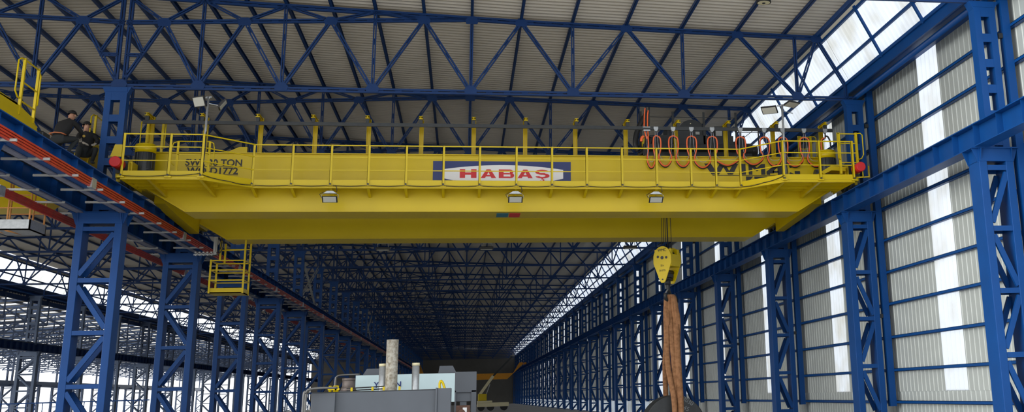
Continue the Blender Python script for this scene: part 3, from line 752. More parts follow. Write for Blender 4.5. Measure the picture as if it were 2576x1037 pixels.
# festoon cables
hx = [5.62, 5.967, 6.531, 7.137, 7.827, 8.777, 9.586, 10.211, 10.949, 11.679]
fc = thing('festoon_cable', 'orange and black looped festoon cables hanging from the dark rail on the crane', 'cable', (hx[0], 34.60, 9.95))
def cat(pts, n=6):
    P_ = [Vector(p) for p in pts]; P_ = [P_[0]] + P_ + [P_[-1]]; o = []
    for i in range(1, len(P_) - 2):
        for k in range(n):
            t = k / n; a, b, c, d = P_[i - 1:i + 3]
            o.append(.5 * ((2 * b) + (c - a) * t + (2 * a - 5 * b + 4 * c - d) * t * t + (3 * b - a - 3 * c + d) * t ** 3))
    o.append(P_[-2]); return o
bot = [8.66, 8.71, 8.70, 8.67, 8.75, 8.78, 8.74, 8.73, 8.73]
for i in range(9):
    a, b = hx[i] - hx[0], hx[i + 1] - hx[0]; zb = bot[i] - 9.95; mid = (a + b) / 2; g = b - a
    e1 = min(.16, g * .27)
    w = max(.19, g * .33) 
    L_ = [(a, 0, -.24), (a + e1 * .8, 0, -.31), (a + e1, 0, -.50), (a + e1 * .85, 0, -.75), (a + min(.085, g * .14), 0, zb + .34), (a + min(.10, g * .16), 0, zb + .18), (mid - g * .17, 0, zb + .04)]
    pp = L_ + [(mid, 0, zb)] + [(a + b - x, y, z) for x, y, z in reversed(L_)]
    c = cat(pp, 6)
    MB().tube(c, .024, 8).build('orange_loop', ORC, fc)
    MB().tube([p + Vector((.0, .035, -.03)) for p in c], .024, 8).build('black_loop', BLACK, fc)
    MB().tube(cat([(a + .03, -.03, -.12), (a + e1 * .7, -.03, -.9), (mid, -.03, zb + .17), (b - e1 * .7, -.03, -.9), (b - .03, -.03, -.12)], 6), .007, 5).build('tow_rope', ROPE, fc)
for i, x in enumerate(hx[1:]):
    d = x - hx[0]
    t = MB().prism([(d - .075, .05), (d + .075, .05), (d + .075, -.02), (d + .03, -.10), (d - .03, -.10), (d - .075, -.02)], 'y', -.03, .06).build('cable_trolley', GREY, fc)
    MB().box(d - .02, d + .02, -.01, .03, -.26, -.1).build('cable_clamp', BLACK, t)
c = [(6.06, 0, -.20), (6.15, 0, -.22), (6.22, 0, -.42), (6.20, 0, -.72), (6.16, 0, -.80)]
MB().tube(cat(c, 5), .03, 8).build('black_loop', BLACK, fc)
# vertical cable bunch at the left end of festoon
MB().tube(cat([(.05, .02, -.35), (-.02, .05, 0), (-.0, .1, .45), (.03, .1, .70)]), .022).tube(cat([(.1, .02, -.35), (.09, .05, 0), (.10, .1, .4), (.13, .1, .62)]), .022).build('orange_loop', ORC, fc)
MB().tube(cat([(.0, .08, -.6), (.03, .08, 0), (.05, .12, .5), (.06, .12, .75)]), .03).tube(cat([(-.06, .06, -.9), (-.0, .06, -.4), (.13, .12, 0), (.16, .12, .73)]), .024).build('black_loop', BLACK, fc)
MB().tube(cat([(-.12, .1, -.42), (-.1, .1, -.3), (-.04, .1, -.25)]), .05).build('orange_loop', ORC, fc)
MB().box(-.08, .16, -.02, .14, .02, .05).box(-.06, .16, -.02, .14, -.1, -.05).build('cable_clamp', GREY, fc)

# ------------------------------------------------------------------ trolley
tr = thing('crane_trolley', 'dark hoist trolley with drum and guard rails on top of the yellow girders', 'hoist trolley', (7.4, 38.4, 9.12))
def T(name, mb, m=DARK, par=None, bevel=0):
    mb.v = [(x - 7.4, y - 38.4, z - 9.12) for x, y, z in mb.v]; return mb.build(name, m, par or tr, bevel=bevel)
T('frame', MB().box(5.75, 9.1, 35.85, 36.15, 9.25, 9.72).box(5.75, 9.1, 40.65, 40.95, 9.25, 9.7).box(5.75, 6.0, 36.1, 40.7, 9.3, 9.6).box(8.85, 9.1, 36.1, 40.7, 9.3, 9.6).box(5.9, 9.0, 35.4, 36.3, 9.45, 9.52), bevel=.01)
for x in (6.1, 8.8):
    for y in (35.97, 40.83): T('wheel', MB().cyl((x, y - .06, 9.28), (x, y + .06, 9.28), .15, 20))
T('panel', MB().box(6.05, 8.95, 36.3, 36.36, 9.5, 10.12).box(5.75, 8.9, 36.35, 36.9, 9.85, 10.10))
d = T('rope_drum', MB().cyl((7.53, 36.45, 10.22), (7.53, 40.3, 10.22), .34, 32), DARK)
T('drum_flange', MB().cyl((7.53, 36.40, 10.20), (7.53, 36.50, 10.20), .50, 40), DARK, d); T('drum_flange', MB().cyl((7.53, 40.2, 10.20), (7.53, 40.3, 10.20), .50, 40), DARK, d)
for a in (0.6, 1.7, 2.6, 4.4, 5.2): T('flange_bolt', MB().cyl((7.53 + .36 * math.cos(a), 36.36, 10.2 + .36 * math.sin(a)), (7.53 + .36 * math.cos(a), 36.41, 10.2 + .36 * math.sin(a)), .02, 8), CREAM, d)
T('nameplate', MB().box(7.64, 7.78, 36.33, 36.36, 10.16, 10.26), PERF)
T('control_cabinet', MB().box(8.35, 8.9, 36.5, 37.1, 10.1, 10.5), DARK, bevel=.015); T('control_cabinet', MB().box(6.7, 7.15, 36.6, 37.4, 9.9, 10.5), DARK, bevel=.015)
T('nameplate', MB().box(8.38, 8.6, 36.45, 36.5, 10.12, 10.34), PERF)
T('hoist_motor', MB().cyl((8.9, 37.0, 9.75), (9.75, 37.0, 9.75), .26, 24).cyl((9.75, 37.0, 9.75), (9.95, 37.0, 9.75), .2, 24).box(9.0, 9.7, 36.7, 37.3, 9.35, 9.6), DARK, bevel=.01)
T('gearbox', MB().box(8.8, 9.3, 36.4, 37.4, 9.4, 9.95).prism([(9.05, 10.05), (9.35, 10.15), (9.45, 9.7), (9.0, 9.6)], 'y', 36.3, 36.4), DARK, bevel=.02)
m = MB()
for x in (6.86, 7.94, 9.07, 5.75): m.box(x - .035, x + .035, 36.3, 36.34, 9.5, 10.95)
m.bar((5.75, 36.32, 10.76), (9.07, 36.32, 10.76), .02, .02)
T('guard_rail', m, DARK); m = MB()
for x in (5.75, 9.9): m.box(x - .03, x + .03, 40.9, 40.94, 9.5, 10.75)
m.bar((5.75, 40.92, 10.6), (9.9, 40.92, 10.6), .02, .02); T('guard_rail', m, DARK); m = MB(); m.bar((9.1, 36.5, 10.3), (10.0, 36.5, 10.3), .02, .02); m.bar((9.9, 36.5, 9.4), (9.9, 36.5, 10.55), .035, .035); m.bar((9.1, 36.5, 9.9), (9.9, 36.5, 10.5), .02, .02)
T('guard_rail', m, DARK)
T('cable_arm', MB().tube(cat([(5.95, 36.0, 10.85), (5.85, 36.0, 10.7), (5.7, 36.0, 10.45), (5.55, 36.0, 10.1), (5.5, 36.0, 9.75), (5.6, 36.0, 9.5)]), .09, 8).tube(cat([(5.6, 36, 9.35), (5.9, 36, 9.6), (6.05, 36.0, 9.95)]), .08), BLACK)
T('limit_flag', MB().box(5.72, 5.86, 36.0, 36.03, 9.65, 10.02), YEL)

# hook block and ropes
HX, HY = 6.92, 38.5
hb = thing('hook_block', 'yellow hook block with black hook hanging on wire ropes below the crane', 'hook block', (HX, HY, 5.9))
R_ = Matrix.Rotation(.85, 4, 'Z')
def Hk(name, mb, m, par=None, bevel=0):
    mb.v = [tuple(R_ @ Vector(v)) for v in mb.v]; return mb.build(name, m, par or hb, bevel=bevel)
# cheek plate outline in local (y,z) -> plates normal along local x ; R_ turns the block
ol = []
for i in range(17):
    t = PI * i / 16; ol.append((.36 * math.cos(t), .30 + .40 * math.sin(t)))
ol += [(-.36, .12), (-.12, -.48), (-.06, -.56), (.06, -.56), (.12, -.48), (.36, .12)]
for x in (-.34, .30): Hk('cheek_plate', MB().prism(ol, 'x', x, x + .04), YEL, bevel=.006)
Hk('sheave_cover', MB().box(-.30, .30, -.35, -.31, .0, .42).box(-.30, .30, .31, .35, .0, .42).box(-.30, -.16, -.33, .33, .0, .60).box(.16, .30, -.33, .33, .0, .60).box(-.16, .16, -.33, .33, .0, .04), YEL, bevel=.01)
for x in (-.1, .1): Hk('sheave', MB().cyl((x - .04, 0, .32), (x + .04, 0, .32), .27, 28), DARK)
Hk('crosshead', MB().cyl((-.30, 0, -.18), (.30, 0, -.18), .09, 20).box(-.2, .2, -.12, .12, -.36, -.24).cyl((-.26, 0, -.40), (.26, 0, -.40), .07, 20), BLACK)
for yy, zz, rr in ((-.17, .30, .045), (.17, .34, .045), (0.0, -.45, .03), (.0, .30, .06)): Hk('bolt_cover', MB().cyl((-.35, yy, zz), (-.34, yy, zz), rr, 16), BLACK)
for s, zz, sz in (('WMC', .52, .14), ('32 t', .0, .09), ('D1772', -.17, .09)):
    o = text('lettering', s, BLACK, hb, (0, 0, 0), sz, 1.0); o.rotation_euler = (PI / 2, 0, .85 - PI / 2); o.location = R_ @ Vector((-.345, 0, zz))
hk = [(0, 0, -.42), (0, 0, -.62), (.02, 0, -.78), (.10, 0, -.92), (.10, 0, -1.06), (0.0, 0, -1.17), (-.12, 0, -1.14), (-.19, 0, -1.02), (-.18, 0, -.92)]
Hk('hook', MB().tube(cat(hk, 5), .065, 12).cyl((0, 0, -.42), (0, 0, -.62), .10, 16), BLACK)
Hk('safety_latch', MB().bar((-.18, 0, -.9), (.02, 0, -.74), .05, .02), GREY)
rp_ = thing('wire_rope', 'dark wire ropes running from the trolley down to the yellow hook block', 'rope', (HX, HY, 6.5))
for dx, dy in ((-.29, -.1), (-.13, .05), (-.10, .2), (-.02, -.1), (.04, .15), (.13, 0), (.21, .1), (.30, -.1)):
    v = R_ @ Vector((.1 if dx > 0 else -.1, dx * .9, 0)); MB().cyl((v.x, v.y, -.35), (v.x * 1.0 + dx * .2, v.y, 3.3), .012, 6).build('rope_fall', BLACK, rp_)
# sling and roll
sl = thing('lifting_sling', 'brown textile round sling hanging from the hook down over the dark roll', 'sling', (6.98, HY - .75, 1.0))
def strand(pts, w, d, n=14):
    mb = MB(); P_ = cat(pts, 8); vs = []
    for i, p in enumerate(P_):
        tw = .6 * math.sin(i * .22)
        for k in range(n):
            t = 2 * PI * k / n; rr = 1 + .18 * math.sin(3 * t + i * .12) + .08 * math.sin(5 * t - i * .07)
            x = w * math.cos(t) * rr; y = d * math.sin(t) * rr
            vs.append((p.x + x * math.cos(tw * .3) - y * math.sin(tw * .3), p.y + x * math.sin(tw * .3) + y * math.cos(tw * .3), p.z))
    L = len(P_); mb.add(vs, [(i * n + k, i * n + (k + 1) % n, (i + 1) * n + (k + 1) % n, (i + 1) * n + k) for i in range(L - 1) for k in range(n)], True)
    return mb
# four legs: two in front of the roll, two behind, hanging over the hook
for (x0, x1, x2, y1, w) in ((-.21, -.23, -.10, -.08, .085), (.12, .12, .12, -.05, .10), (-.06, -.03, 0.02, .02, .075), (.20, .17, .14, 1.45, .09), (-.17, -.2, -.1, 1.5, .08)):
    strand([(x0 * .25, .72, 3.95), (x0 * .6, .70, 3.85), (x0 * .85, .66, 3.5), (x0, .5, 2.9), (x1, .25 if y1 < 1 else .95, 1.6), (x2, y1, .4), (x2, y1, -.6)], w, w * .8).build('sling_leg', SLING, sl)
ro = thing('steel_roll', 'dark steel roll with chalk numbers hanging in the brown sling', 'steel roll', (6.98, HY - .35, .52))
MB().cyl((0, -.0, 0), (0, 1.0, 0), 1.06, 72).build('body', ROLL, ro, bevel=.03)
MB().cyl((0, -.12, 0), (0, 1.12, 0), .3, 32).build('shaft', ROLL, ro)
o = text('chalk_number', '2030', CHALK, ro, (.42, -.006, .80), .20, 1.0); o.rotation_euler = (PI / 2, .55, 0)
o = text('chalk_number', '45', CHALK, ro, (.36, -.006, .56), .20, 1.0); o.rotation_euler = (PI / 2, .45, 0)
# hanging cage under far girder
cg = thing('service_basket', 'yellow tubular service basket hanging under the left end of the crane', 'basket', (-8.15, 41.5, 5.45))
def B(name, mb, m=YEL): mb.v = [(x + 8.15, y - 41.5, z - 5.45) for x, y, z in mb.v]; return mb.build(name, m, cg)
x0, x1, y0, y1 = -8.73, -7.62, 41.0, 42.0
B('floor', MB().box(x0, x1, y0, y1, 5.42, 5.46)); B('toe_board', MB().box(x0, x1, y0, y0 + .015, 5.42, 5.60).box(x0, x1, y1 - .015, y1, 5.42, 5.60).box(x0, x0 + .015, y0, y1, 5.42, 5.6).box(x1 - .015, x1, y0, y1, 5.42, 5.6))
for x, y, z in ((x0, y0, 6.58), (x1, y0, 7.26), (x0, y1, 6.58), (x1, y1, 7.26), (x0 + .25, y1, 7.26), (x0 + .25, y0 + .2, 7.26)): B('post', MB().box(x - .03, x + .03, y - .03, y + .03, 5.42 if x in (x0, x1) else 6.55, z))
for z in (6.55, 6.22, 5.87):
    B('rail', MB().bar((x0, y0, z), (x1, y0, z), .03, .04).bar((x0, y1, z), (x1, y1, z), .03, .04).bar((x0, y0, z), (x0, y1, z), .03, .04).bar((x1, y0, z), (x1, y1, z), .03, .04))
B('rail', MB().bar((x0 + .25, y0 + .2, 6.92), (x1, y0, 6.92), .03, .04).bar((x0 + .25, y1, 7.05), (x1, y1, 7.05), .03, .04))
# current collector
cc = thing('current_collector', 'white bracket with sprung pick-up arms reaching the red bars under the crane', 'collector', (-8.62, 41, 6.75))
MB().box(-.06, .06, -.05, .05, .0, .62).box(-.02, .02, -.12, .12, .1, .55).build('bracket', PERF, cc)
MB().box(-.70, .1, -.03, .03, -.02, .03).build('arm', GREY, cc)
for i in range(5):
    MB().cyl((-.62 + .13 * i, -.05, -.04), (-.55 + .13 * i, -.05, .07), .02, 8).box(-.66 + .13 * i, -.60 + .13 * i, -.08, .0, .05, .10).build('pick_up_spring', PERF, cc)
MB().tube(cat([(.1, 0, .6), (.2, -.05, .35), (.12, -.05, .12), (-.1, 0, -.02)]), .018).tube(cat([(.18, 0, .6), (.27, -.05, .3), (.12, -.05, .02), (-.2, 0, -.05)]), .018).build('cable', BLACK, cc)

# ------------------------------------------------------------------ left bay crane with two workers on its end carriage
c2 = thing('overhead_crane', 'second yellow crane in the left bay seen behind the left runway', 'crane', (-11, 33, 7.76))
def Q(name, mb, m=YEL, par=None, bevel=0): mb.v = [(x + 11, y - 33, z - 7.76) for x, y, z in mb.v]; return mb.build(name, m, par or c2, bevel=bevel)
for ya, yb in ((29.9, 31.1), (34.4, 35.5)):
    m = MB().prism([(-11.25, 8.0), (-12.3, 7.3), (-32.6, 7.3), (-33.8, 8.0), (-33.8, 8.95), (-11.25, 8.95)], 'y', ya, yb); Q('girder', m)
Q('end_carriage', MB().box(-11.1, -10.72, 28.6, 36.6, 7.98, 8.42), YEL)
for yy in (29.2, 36.0): Q('wheel', MB().cyl((-11, yy, 7.93), (-10.86, yy, 7.93), .17, 20), DARK)
Q('end_plate', MB().prism([(27.7, 9.02), (28.9, 9.05), (30.05, 8.93), (30.25, 8.80), (30.85, 8.4), (28.0, 8.2)], 'x', -11.03, -11.0)); Q('end_deck', MB().box(-12.5, -11.0, 27.4, 29.0, 9.0, 9.05))
Q('end_plate', MB().prism([(34.5, 8.6), (34.75, 9.35), (35.3, 9.38), (36.05, 8.95), (36.1, 8.3), (34.5, 8.2)], 'x', -11.03, -11.0))
def gate2(ya, yb, z0, z1):
    m = MB().box(-11.04, -10.98, ya - .035, ya + .035, z0, z1).box(-11.04, -10.98, yb - .035, yb + .035, z0, z1)
    for z in (z1 - .04, z1 - .62, z1 - 1.1): m.bar((-11, ya, z), (-11, yb, z), .03, .03)
    for yy, sg in ((ya, -1), (yb, 1)):
        m.tube([(-11, yy, z1 - .03), (-11.05, yy + sg * .12, z1 - .02), (-11.05, yy + sg * .28, z1 - .12), (-11.05, yy + sg * .28, z1 - .9), (-11.05, yy + sg * .1, z1 - 1.02), (-11, yy, z1 - 1.05)], .02, 8)
    Q('safety_gate', m)
gate2(29.15, 30.1, 8.8, 10.25)
gate2(34.85, 35.75, 8.8, 10.2)
Q('drive_unit', MB().box(-11.5, -10.9, 30.6, 31.1, 8.3, 8.72), DARK, bevel=.03); Q('drive_motor', MB().cyl((-11.2, 36.3, 8.5), (-11.2, 36.3, 8.95), .2, 16), DARK)
# basket of the second crane
bk = thing('hanging_basket', 'worn orange-railed work basket hanging below the left bay crane', 'basket', (-12.1, 33, 6.4))
MB().box(-.5, .5, -.6, .6, 0, .03).box(-.5, .5, -.6, -.55, 0, .28).box(-.5, .5, .55, .6, 0, .28).box(-.5, -.47, -.6, .6, 0, .28).box(.47, .5, -.6, .6, 0, .28).build('tub', GREY, bk)
for x, y in ((-.45, -.55), (.45, -.55), (-.45, .55), (.45, .55), (-.1, -.55), (.15, .55)): MB().cyl((x, y, 0), (x, y, 1.45), .025, 8).build('post', WOODM, bk)
MB().bar((-.45, -.55, .6), (.45, -.55, .6), .03, .03).bar((-.45, .55, .6), (.45, .55, .6), .03, .03).bar((-.45, -.55, .95), (.45, -.55, .95), .03, .03).bar((.45, -.55, .6), (.45, .55, .6), .03, .03).build('rail', WOODM, bk)
MB().cyl((-.4, -.4, .06), (-.4, .5, .09), .08, 12).cyl((-.1, -.5, .06), (-.05, .5, .09), .09, 12).build('pipe_load', WOODM, bk)

# ------------------------------------------------------------------ workers
def person(name, label, loc, rz, joints, edges, cap_c, head_dir, mats_fn):
    me = bpy.data.meshes.new(name); names = list(joints)
    me.from_pydata([joints[n][0] for n in names], [(names.index(a), names.index(b)) for a, b in edges], [])
    ob = bpy.data.objects.new(name, me); C.objects.link(ob)
    ob.modifiers.new('Skin', 'SKIN')
    sv = me.skin_vertices[0].data
    for i, n in enumerate(names):
        r = joints[n][1]; sv[i].radius = r if isinstance(r, tuple) else (r, r); sv[i].use_root = (n == 'pelvis')
    s = ob.modifiers.new('Sub', 'SUBSURF'); s.levels = 2; s.render_levels = 2
    dg = bpy.context.evaluated_depsgraph_get(); nm = bpy.data.meshes.new_from_object(ob.evaluated_get(dg))
    bpy.data.objects.remove(ob); 
    nm.materials.clear()
    for m in (CLOTH, TROUS, SKIN, GLOVE): nm.materials.append(m)
    for p in nm.polygons: p.use_smooth = True; p.material_index = mats_fn(p.center)
    root = thing(name, label, 'person', loc); root.rotation_euler = (0, 0, rz)
    b = bpy.data.objects.new('body', nm); C.objects.link(b); b.parent = root
    return root
def hand(J, E, wrist, base, dirv, side, n):
    d = Vector(dirv).normalized(); s = Vector(side).normalized(); b = Vector(base)
    J[n + 'palm'] = (tuple(b + d * .05), (.038, .02)); E.append((wrist, n + 'palm'))
    for i in range(4):
        o = s * (-.027 + .018 * i); L = (.07, .078, .073, .058)[i]
        J[n + 'k%d' % i] = (tuple(b + d * .095 + o), .0095); J[n + 'm%d' % i] = (tuple(b + d * (.095 + L * .55) + o + Vector((0, 0, -.012))), .009)
        J[n + 't%d' % i] = (tuple(b + d * (.095 + L * .85) + o + Vector((0, 0, -.04))), .008)
        E += [(n + 'palm', n + 'k%d' % i), (n + 'k%d' % i, n + 'm%d' % i), (n + 'm%d' % i, n + 't%d' % i)]
    J[n + 'th1'] = (tuple(b + d * .05 - s * .045), .011); J[n + 'th2'] = (tuple(b + d * .09 - s * .06 + Vector((0, 0, -.02))), .010)
    E += [(n + 'palm', n + 'th1'), (n + 'th1', n + 'th2')]
# worker one: squatting, back bent toward +y, seen from behind/side
def squat(lean, hx):
    J = {'pelvis': ((0, 0, .34), (.17, .14)), 'belly': ((0, .10, .50), (.165, .135)), 'chest': ((0, .10 + lean * .5, .72), (.19, .14)), 'neck': ((hx * .5, .12 + lean * .75, .88), .062),
         'chin': ((hx, .12 + lean, .94), (.07, .075)), 'skull': ((hx, .14 + lean, 1.04), (.082, .098)), 'crown': ((hx, .14 + lean, 1.11), (.06, .07)), 'nose': ((hx, .235 + lean, 1.0), .016)}
    E = [('pelvis', 'belly'), ('belly', 'chest'), ('chest', 'neck'), ('neck', 'chin'), ('chin', 'skull'), ('skull', 'crown')]
    E.append(('skull', 'nose'))
    for s, n in ((-1, 'l'), (1, 'r')):
        J[n + 'sh'] = ((s * .19, .10 + lean * .6, .80), .075); J[n + 'el'] = ((s * .26, .32 + lean * .6, .60), .052); J[n + 'wr'] = ((s * .13, .50 + lean * .5, .50), .034)
        E += [('chest', n + 'sh'), (n + 'sh', n + 'el'), (n + 'el', n + 'wr')]
        hand(J, E, n + 'wr', (s * .13, .50 + lean * .5, .50), (-s * .4, .8, -.25), (s, .3, 0), n)
        J[n + 'hip'] = ((s * .11, .03, .32), .105); J[n + 'kn'] = ((s * .20, .45, .42), .072); J[n + 'an'] = ((s * .17, .22, .08), .048); J[n + 'toe'] = ((s * .18, .42, .035), (.045, .03))
        E += [('pelvis', n + 'hip'), (n + 'hip', n + 'kn'), (n + 'kn', n + 'an'), (n + 'an', n + 'toe')]
    return J, E
def mf(lean, hx):
    def f(c):
        if c.z > .885 and abs(c.x - hx) < .2 and c.y > .02 + lean: return 2
        if c.y > .50 + lean * .5 and .36 < c.z < .56 and abs(c.x) < .24: return 3
        if c.z < .44 or (c.z < .5 and c.y > .3): return 1
        return 0
    return f
def face(root, lean, hx, up=1.0):
    for s in (-1, 1):
        MB().cyl((hx + s * .032, .222 + lean, 1.045), (hx + s * .032, .229 + lean, 1.045), .012, 10).build('eye', BLACK, root)
        MB().cyl((hx + s * .082, .135 + lean, 1.02), (hx + s * .095, .13 + lean, 1.02), .026, 10).build('ear', SKIN, root)
    MB().box(hx - .025, hx + .025, .205 + lean, .212 + lean, .95, .957).build('mouth', RUSTB, root)
    m = MB(); n = 18
    for j in range(5):
        a0, a1 = j / 5 * PI / 2, (j + 1) / 5 * PI / 2
        vs = []
        for a in (a0, a1):
            for k in range(n): t = 2 * PI * k / n; vs.append((hx + .102 * math.cos(a) * math.cos(t), .135 + lean + .118 * math.cos(a) * math.sin(t), 1.065 + .10 * math.sin(a)))
        m.add(vs, [(k, (k + 1) % n, n + (k + 1) % n, n + k) for k in range(n)], True)
    m.prism([(hx - .075, .22 + lean), (hx + .075, .22 + lean), (hx + .05, .31 + lean), (hx - .05, .31 + lean)], 'z', 1.06, 1.07)
    m.build('cap', CAPM, root)
J, E = squat(.30, .0)
w1 = person('person', 'person in black cap and black jacket bending forward on the left crane end', (-11.15, 32.35, 8.52), -.3, J, E, None, None, mf(.30, 0))
w1.scale = (1.13,) * 3; face(w1, .30, 0); MB().box(-.1, .1, -.085, -.078, .62, .68).build('back_print', BADGE, w1).rotation_euler = (-.5, 0, 0)
MB().tube([(-.17, .05, .44), (-.15, -.1, .46), (0, -.145, .47), (.15, -.1, .46), (.175, .05, .44)], .018, 8).build('belt', BELT, w1)
J, E = squat(.12, .05)
w2 = person('person', 'person in black jacket with round yellow badge squatting on the left crane end', (-11.05, 34.25, 8.52), PI + .5, J, E, None, None, mf(.12, .05))
w2.scale = (1.1,) * 3; face(w2, .12, .05); MB().cyl((.1, .305, .74), (.1, .312, .74), .035, 12).build('jacket_badge', BADGE, w2)
tag(MB().box(-11.6, -10.8, 32.2, 34.8, 8.45, 8.52).build('plank', GREY), 'grey deck plate under the two crouching workers', 'plate')

# ------------------------------------------------------------------ press in the foreground below
pr = thing('hydraulic_press', 'large grey press machine at the bottom with pale panel and three round columns', 'machine', (-1.9, 28.6, 0))
def R(name, mb, m=PGREY, par=None, bevel=0): mb.v = [(x + 1.9, y - 28.6, z) for x, y, z in mb.v]; return mb.build(name, m, par or pr, bevel=bevel)
R('front_beam', MB().box(-3.49, -.62, 28.0, 29.2, 0, 1.905).box(-3.49, -2.95, 27.85, 28.0, 0, 1.90), bevel=.01)
R('front_beam_cap', MB().box(-.62, -.30, 27.93, 29.25, 0, 1.935).box(-.66, -.62, 27.90, 29.25, 0, 1.95), bevel=.008)
R('tie_edge', MB().box(-3.49, -.62, 27.99, 28.03, 1.905, 1.92), DARK)
R('rear_panel', MB().box(-2.88, -.245, 32.0, 32.06, 1.6, 2.36), PLIGHT)
R('rear_housing', MB().box(-2.88, .34, 32.06, 33.4, 1.6, 2.37).box(-.245, .34, 31.99, 33.4, 1.84, 2.39).box(.20, .34, 31.99, 33.4, 0, 1.9).box(-.245, -.2, 31.99, 32.3, .0, 1.9), bevel=.01)
R('side_cabinet', MB().box(-.10, .08, 32.1, 32.4, 1.5, 1.83), PGREY); R('side_gear', MB().box(-.22, .18, 32.0, 32.6, .6, 1.50).cyl((-.05, 31.9, 1.3), (-.05, 32.0, 1.3), .1, 16), RUSTB, bevel=.02)
R('gauge_box', MB().box(-.02, .09, 31.95, 32.0, 1.30, 1.44), WHITE)
R('pressure_column', MB().cyl((-1.82, 30, 1.2), (-1.82, 30, 3.19), .15, 32), RUST)
for x in (-2.05, -1.225):
    q_ = R('guide_column', MB().cyl((x, 30.15, 1.2), (x, 30.15, 2.53), .093, 28), GREY); R('collar', MB().cyl((x, 30.15, 2.53), (x, 30.15, 2.60), .098, 28), CREAM, q_)
for ch, x in (('Y', -2.33), ('N', -1.75)):
    o = text('lettering', ch, NAVY, pr, (x + 1.9, 31.99 - 28.6, 2.03), .21, 1.0, off=.004)
R('pump_stand', MB().box(-3.2, -2.75, 31, 31.5, 1.0, 1.90).box(-3.25, -2.7, 30.97, 31.53, 1.90, 1.95)); R('oil_pump', MB().cyl((-2.98, 31.2, 1.95), (-2.98, 31.2, 2.27), .16, 28).cyl((-2.98, 31.2, 1.95), (-2.98, 31.2, 2.05), .21, 28, .17).cyl((-2.98, 31.2, 2.22), (-2.98, 31.2, 2.28), .17, 28), PUMPM)
for dy in (0, .12): R('pipe', MB().tube(cat([(-3.30, 31.0 + dy, 1.4), (-3.30, 31 + dy, 2.2), (-3.27, 31 + dy, 2.32), (-3.15, 31 + dy, 2.36), (-2.7, 31 + dy, 2.37)]), .022), PIPEM)
for dy in (0, .1): R('pipe', MB().tube(cat([(-3.63 + dy * .4, 27.6 + dy, 0), (-3.63 + dy * .4, 27.6 + dy, 1.75), (-3.58 + dy * .4, 27.6 + dy, 1.92), (-3.45, 27.6 + dy, 2.0), (-2.9, 27.7 + dy, 2.01)]), .028), PIPEM)
for x in (-3.10, -3.0, -2.94): R('valve', MB().cyl((x, 28.1, 1.9), (x, 28.1, 2.06), .035, 12).box(x - .05, x + .05, 28.05, 28.15, 1.96, 2.0), YEL)
for x in (-2.75, -2.25, -1.98, -1.60): R('pipe_clamp', MB().box(x, x + .05, 29.3, 29.4, 1.85, 2.02), YEL)
R('pipe', MB().tube([(-2.85, 29.35, 2.0), (-1.95, 29.35, 2.03)], .014).tube([(-2.85, 29.4, 1.95), (-1.95, 29.4, 1.97)], .014), BLACK)
R('lifting_eye', MB().tube(cat([(-.58, 28.8, 1.9), (-.59, 28.8, 2.04), (-.56, 28.8, 2.11), (-.51, 28.8, 2.06), (-.46, 28.8, 1.92)]), .03), YEL)
R('top_lug', MB().prism([(-2.78, 2.36), (-2.66, 2.55), (-2.28, 2.55), (-2.28, 2.36)], 'y', 32.8, 32.9), PGREY); R('top_lug', MB().prism([(-.72, 2.36), (-.68, 2.58), (-.32, 2.58), (-.2, 2.36)], 'y', 32.8, 32.9), PGREY)

# ------------------------------------------------------------------ distant things
c3 = thing('overhead_crane', 'orange bridge crane far away near the end of the hall', 'crane', (1.2, 230, 7.76))
MB().prism([(-10.3, .05), (-9.2, -2.75), (7.2, -2.75), (10.3, .05), (10.3, .4), (9.6, .4), (8.4, -1.6), (-8.9, -1.6), (-9.7, .4), (-10.3, .4)], 'y', -.6, .6).build('girder', YELD, c3); MB().box(-10.9, -10.5, -2, 2, .02, .35).build('end_carriage', YELD, c3); MB().box(10.5, 10.9, -2, 2, .02, .35).build('end_carriage', YELD, c3)
mc = thing('mobile_crane', 'pale yellow telescopic mobile crane with raised boom far down the hall', 'crane truck', (3.2, 150, 0))
MB().box(-1.5, 2.5, -1.2, 1.2, .5, 1.0).box(-1.5, .4, -1.1, 1.1, 1.0, 1.25).build('chassis', CREAM, mc, bevel=.05)
MB().box(-1.4, -.3, -.8, .8, 1.25, 2.1).build('cab', YEL, mc, bevel=.06)
for x in (-1.0, .2, 1.9):
    for y in (-1.15, .95): MB().cyl((x, y, .45), (x, y + .3, .45), .45, 20).build('wheel', BLACK, mc)
MB().bar((-1.2, 0, 2.0), (.5, 0, 4.3), .35, .45, up=(0, 1, 0)).build('boom', CREAM, mc); MB().bar((.4, 0, 4.2), (2.9, 0, 6.7), .22, .3, up=(0, 1, 0)).build('boom_tip', DARK, mc); MB().bar((-.4, 0, 1.9), (.1, 0, 3.3), .1, .12, up=(0, 1, 0)).build('lift_cylinder', GREY, mc)
gr = thing('guard_railing', 'blue guard railing with thin bars at the bottom left corner', 'railing', (-16, 50, 1.0))
MB().bar((-9, 0, .98), (3.4, 0, .98), .05, .05).bar((-9, 0, .15), (3.4, 0, .15), .05, .05).build('rail', BLUE, gr)
m = MB()
for i in range(40): m.box(-9 + i * .31, -8.97 + i * .31, -.01, .01, -.2, .96)
m.build('bars', BLUE, gr); MB().box(-9, 3.4, -.02, 1.2, -.25, -.15).box(-9, -8.9, 0, .1, -1, -.2).box(3.3, 3.4, 0, .1, -1, -.2).build('platform', BLUE, gr)
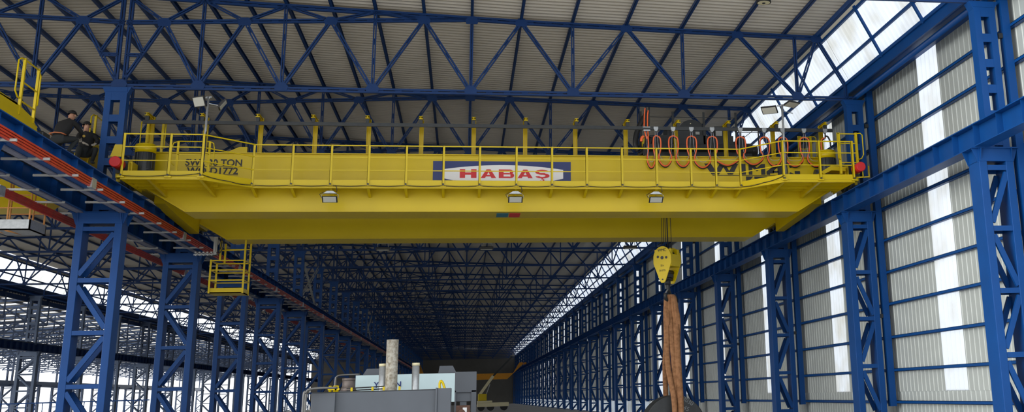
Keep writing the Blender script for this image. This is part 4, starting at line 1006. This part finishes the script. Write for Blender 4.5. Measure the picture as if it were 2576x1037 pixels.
# round roof lamp and two small lamps far in the trusses
rl = thing('roof_lamp', 'round high-bay lamp with dark centre under the roof at top right', 'lamp', (8.72, 30.75, 12.98))
MB().cyl((0, 0, 0), (0, 0, .05), .225, 32).build('shade', BLACK, rl); MB().cyl((0, 0, -.005), (0, 0, 0), .19, 32).build('lens', CREAM, rl); MB().cyl((0, 0, -.02), (0, 0, -.005), .05, 16).build('bulb_cap', BLACK, rl); MB().cyl((0, 0, .05), (0, 0, .25), .02, 10).build('stem', BLACK, rl)
for x, w in ((-3.1, 'left'), (.75, 'middle'), (6.3, 'right')):
    L = thing('work_lamp', 'flood lamp hanging below the rear edge of the far girder, %s of three' % w, 'lamp', (x, 43.2, 7.35))
    MB().box(-.26, .26, -.15, .15, -.2, -.1).build('housing', BLACK, L, bevel=.02); MB().box(-.22, .22, -.12, .12, -.21, -.2).build('lens', LENS, L); MB().tube([(-.2, 0, -.1), (-.18, 0, .05), (.18, 0, .05), (.2, 0, -.1)], .015).build('yoke', GREY, L)
    MB().bar((0, -1.2, .12), (0, .1, .12), .04, .04).build('arm', YEL, L)

# remove unused prototypes
for o in list(bpy.data.objects):
    if o.parent is None and o.get('label') == '':
        for c in kids(o): bpy.data.objects.remove(c)
        bpy.data.objects.remove(o)

# ------------------------------------------------------------------ light
w = bpy.data.worlds.new('world'); bpy.context.scene.world = w; w.use_nodes = True
bg = w.node_tree.nodes['Background']; bg.inputs[0].default_value = (.93, .96, 1.0, 1); bg.inputs[1].default_value = 1.0
sun = bpy.data.lights.new('sun', 'SUN'); sun.energy = 2.3; sun.angle = .9; sun.color = (1, .96, .9)
so = bpy.data.objects.new('sun', sun); C.objects.link(so); so.rotation_mode = 'QUATERNION'; so.rotation_quaternion = Vector((1, .30, -.07)).to_track_quat('-Z', 'Y')

# ------------------------------------------------------------------ camera
cam = bpy.data.cameras.new('camera'); co = bpy.data.objects.new('camera', cam); C.objects.link(co)
Mr = [[0.9842950657875925, -0.1742179717939653, -0.02848371061144108], [-0.018751306681646058, -0.26362236472204426, 0.9644436931807312], [-0.17553236728287486, -0.94876306163465, -0.2627490074457282]]
mw = Matrix(Mr).transposed().to_4x4(); mw.translation = (0, 0, 1.7); co.matrix_world = mw
cam.sensor_fit = 'HORIZONTAL'; cam.sensor_width = 36
cam.lens = 2796.743 / 2576 * 36; cam.shift_x = (1288 - 1680.022) / 2576; cam.shift_y = (223.928 - 518.5) / 2576
cam.clip_end = 1000
sc = bpy.context.scene; sc.camera = co
sc.cycles.max_bounces = 14; sc.cycles.diffuse_bounces = 8
sc.view_settings.view_transform = 'Standard'; sc.view_settings.look = 'None'; sc.view_settings.exposure = 1.25; sc.view_settings.gamma = 1
sc.view_settings.use_curve_mapping = False
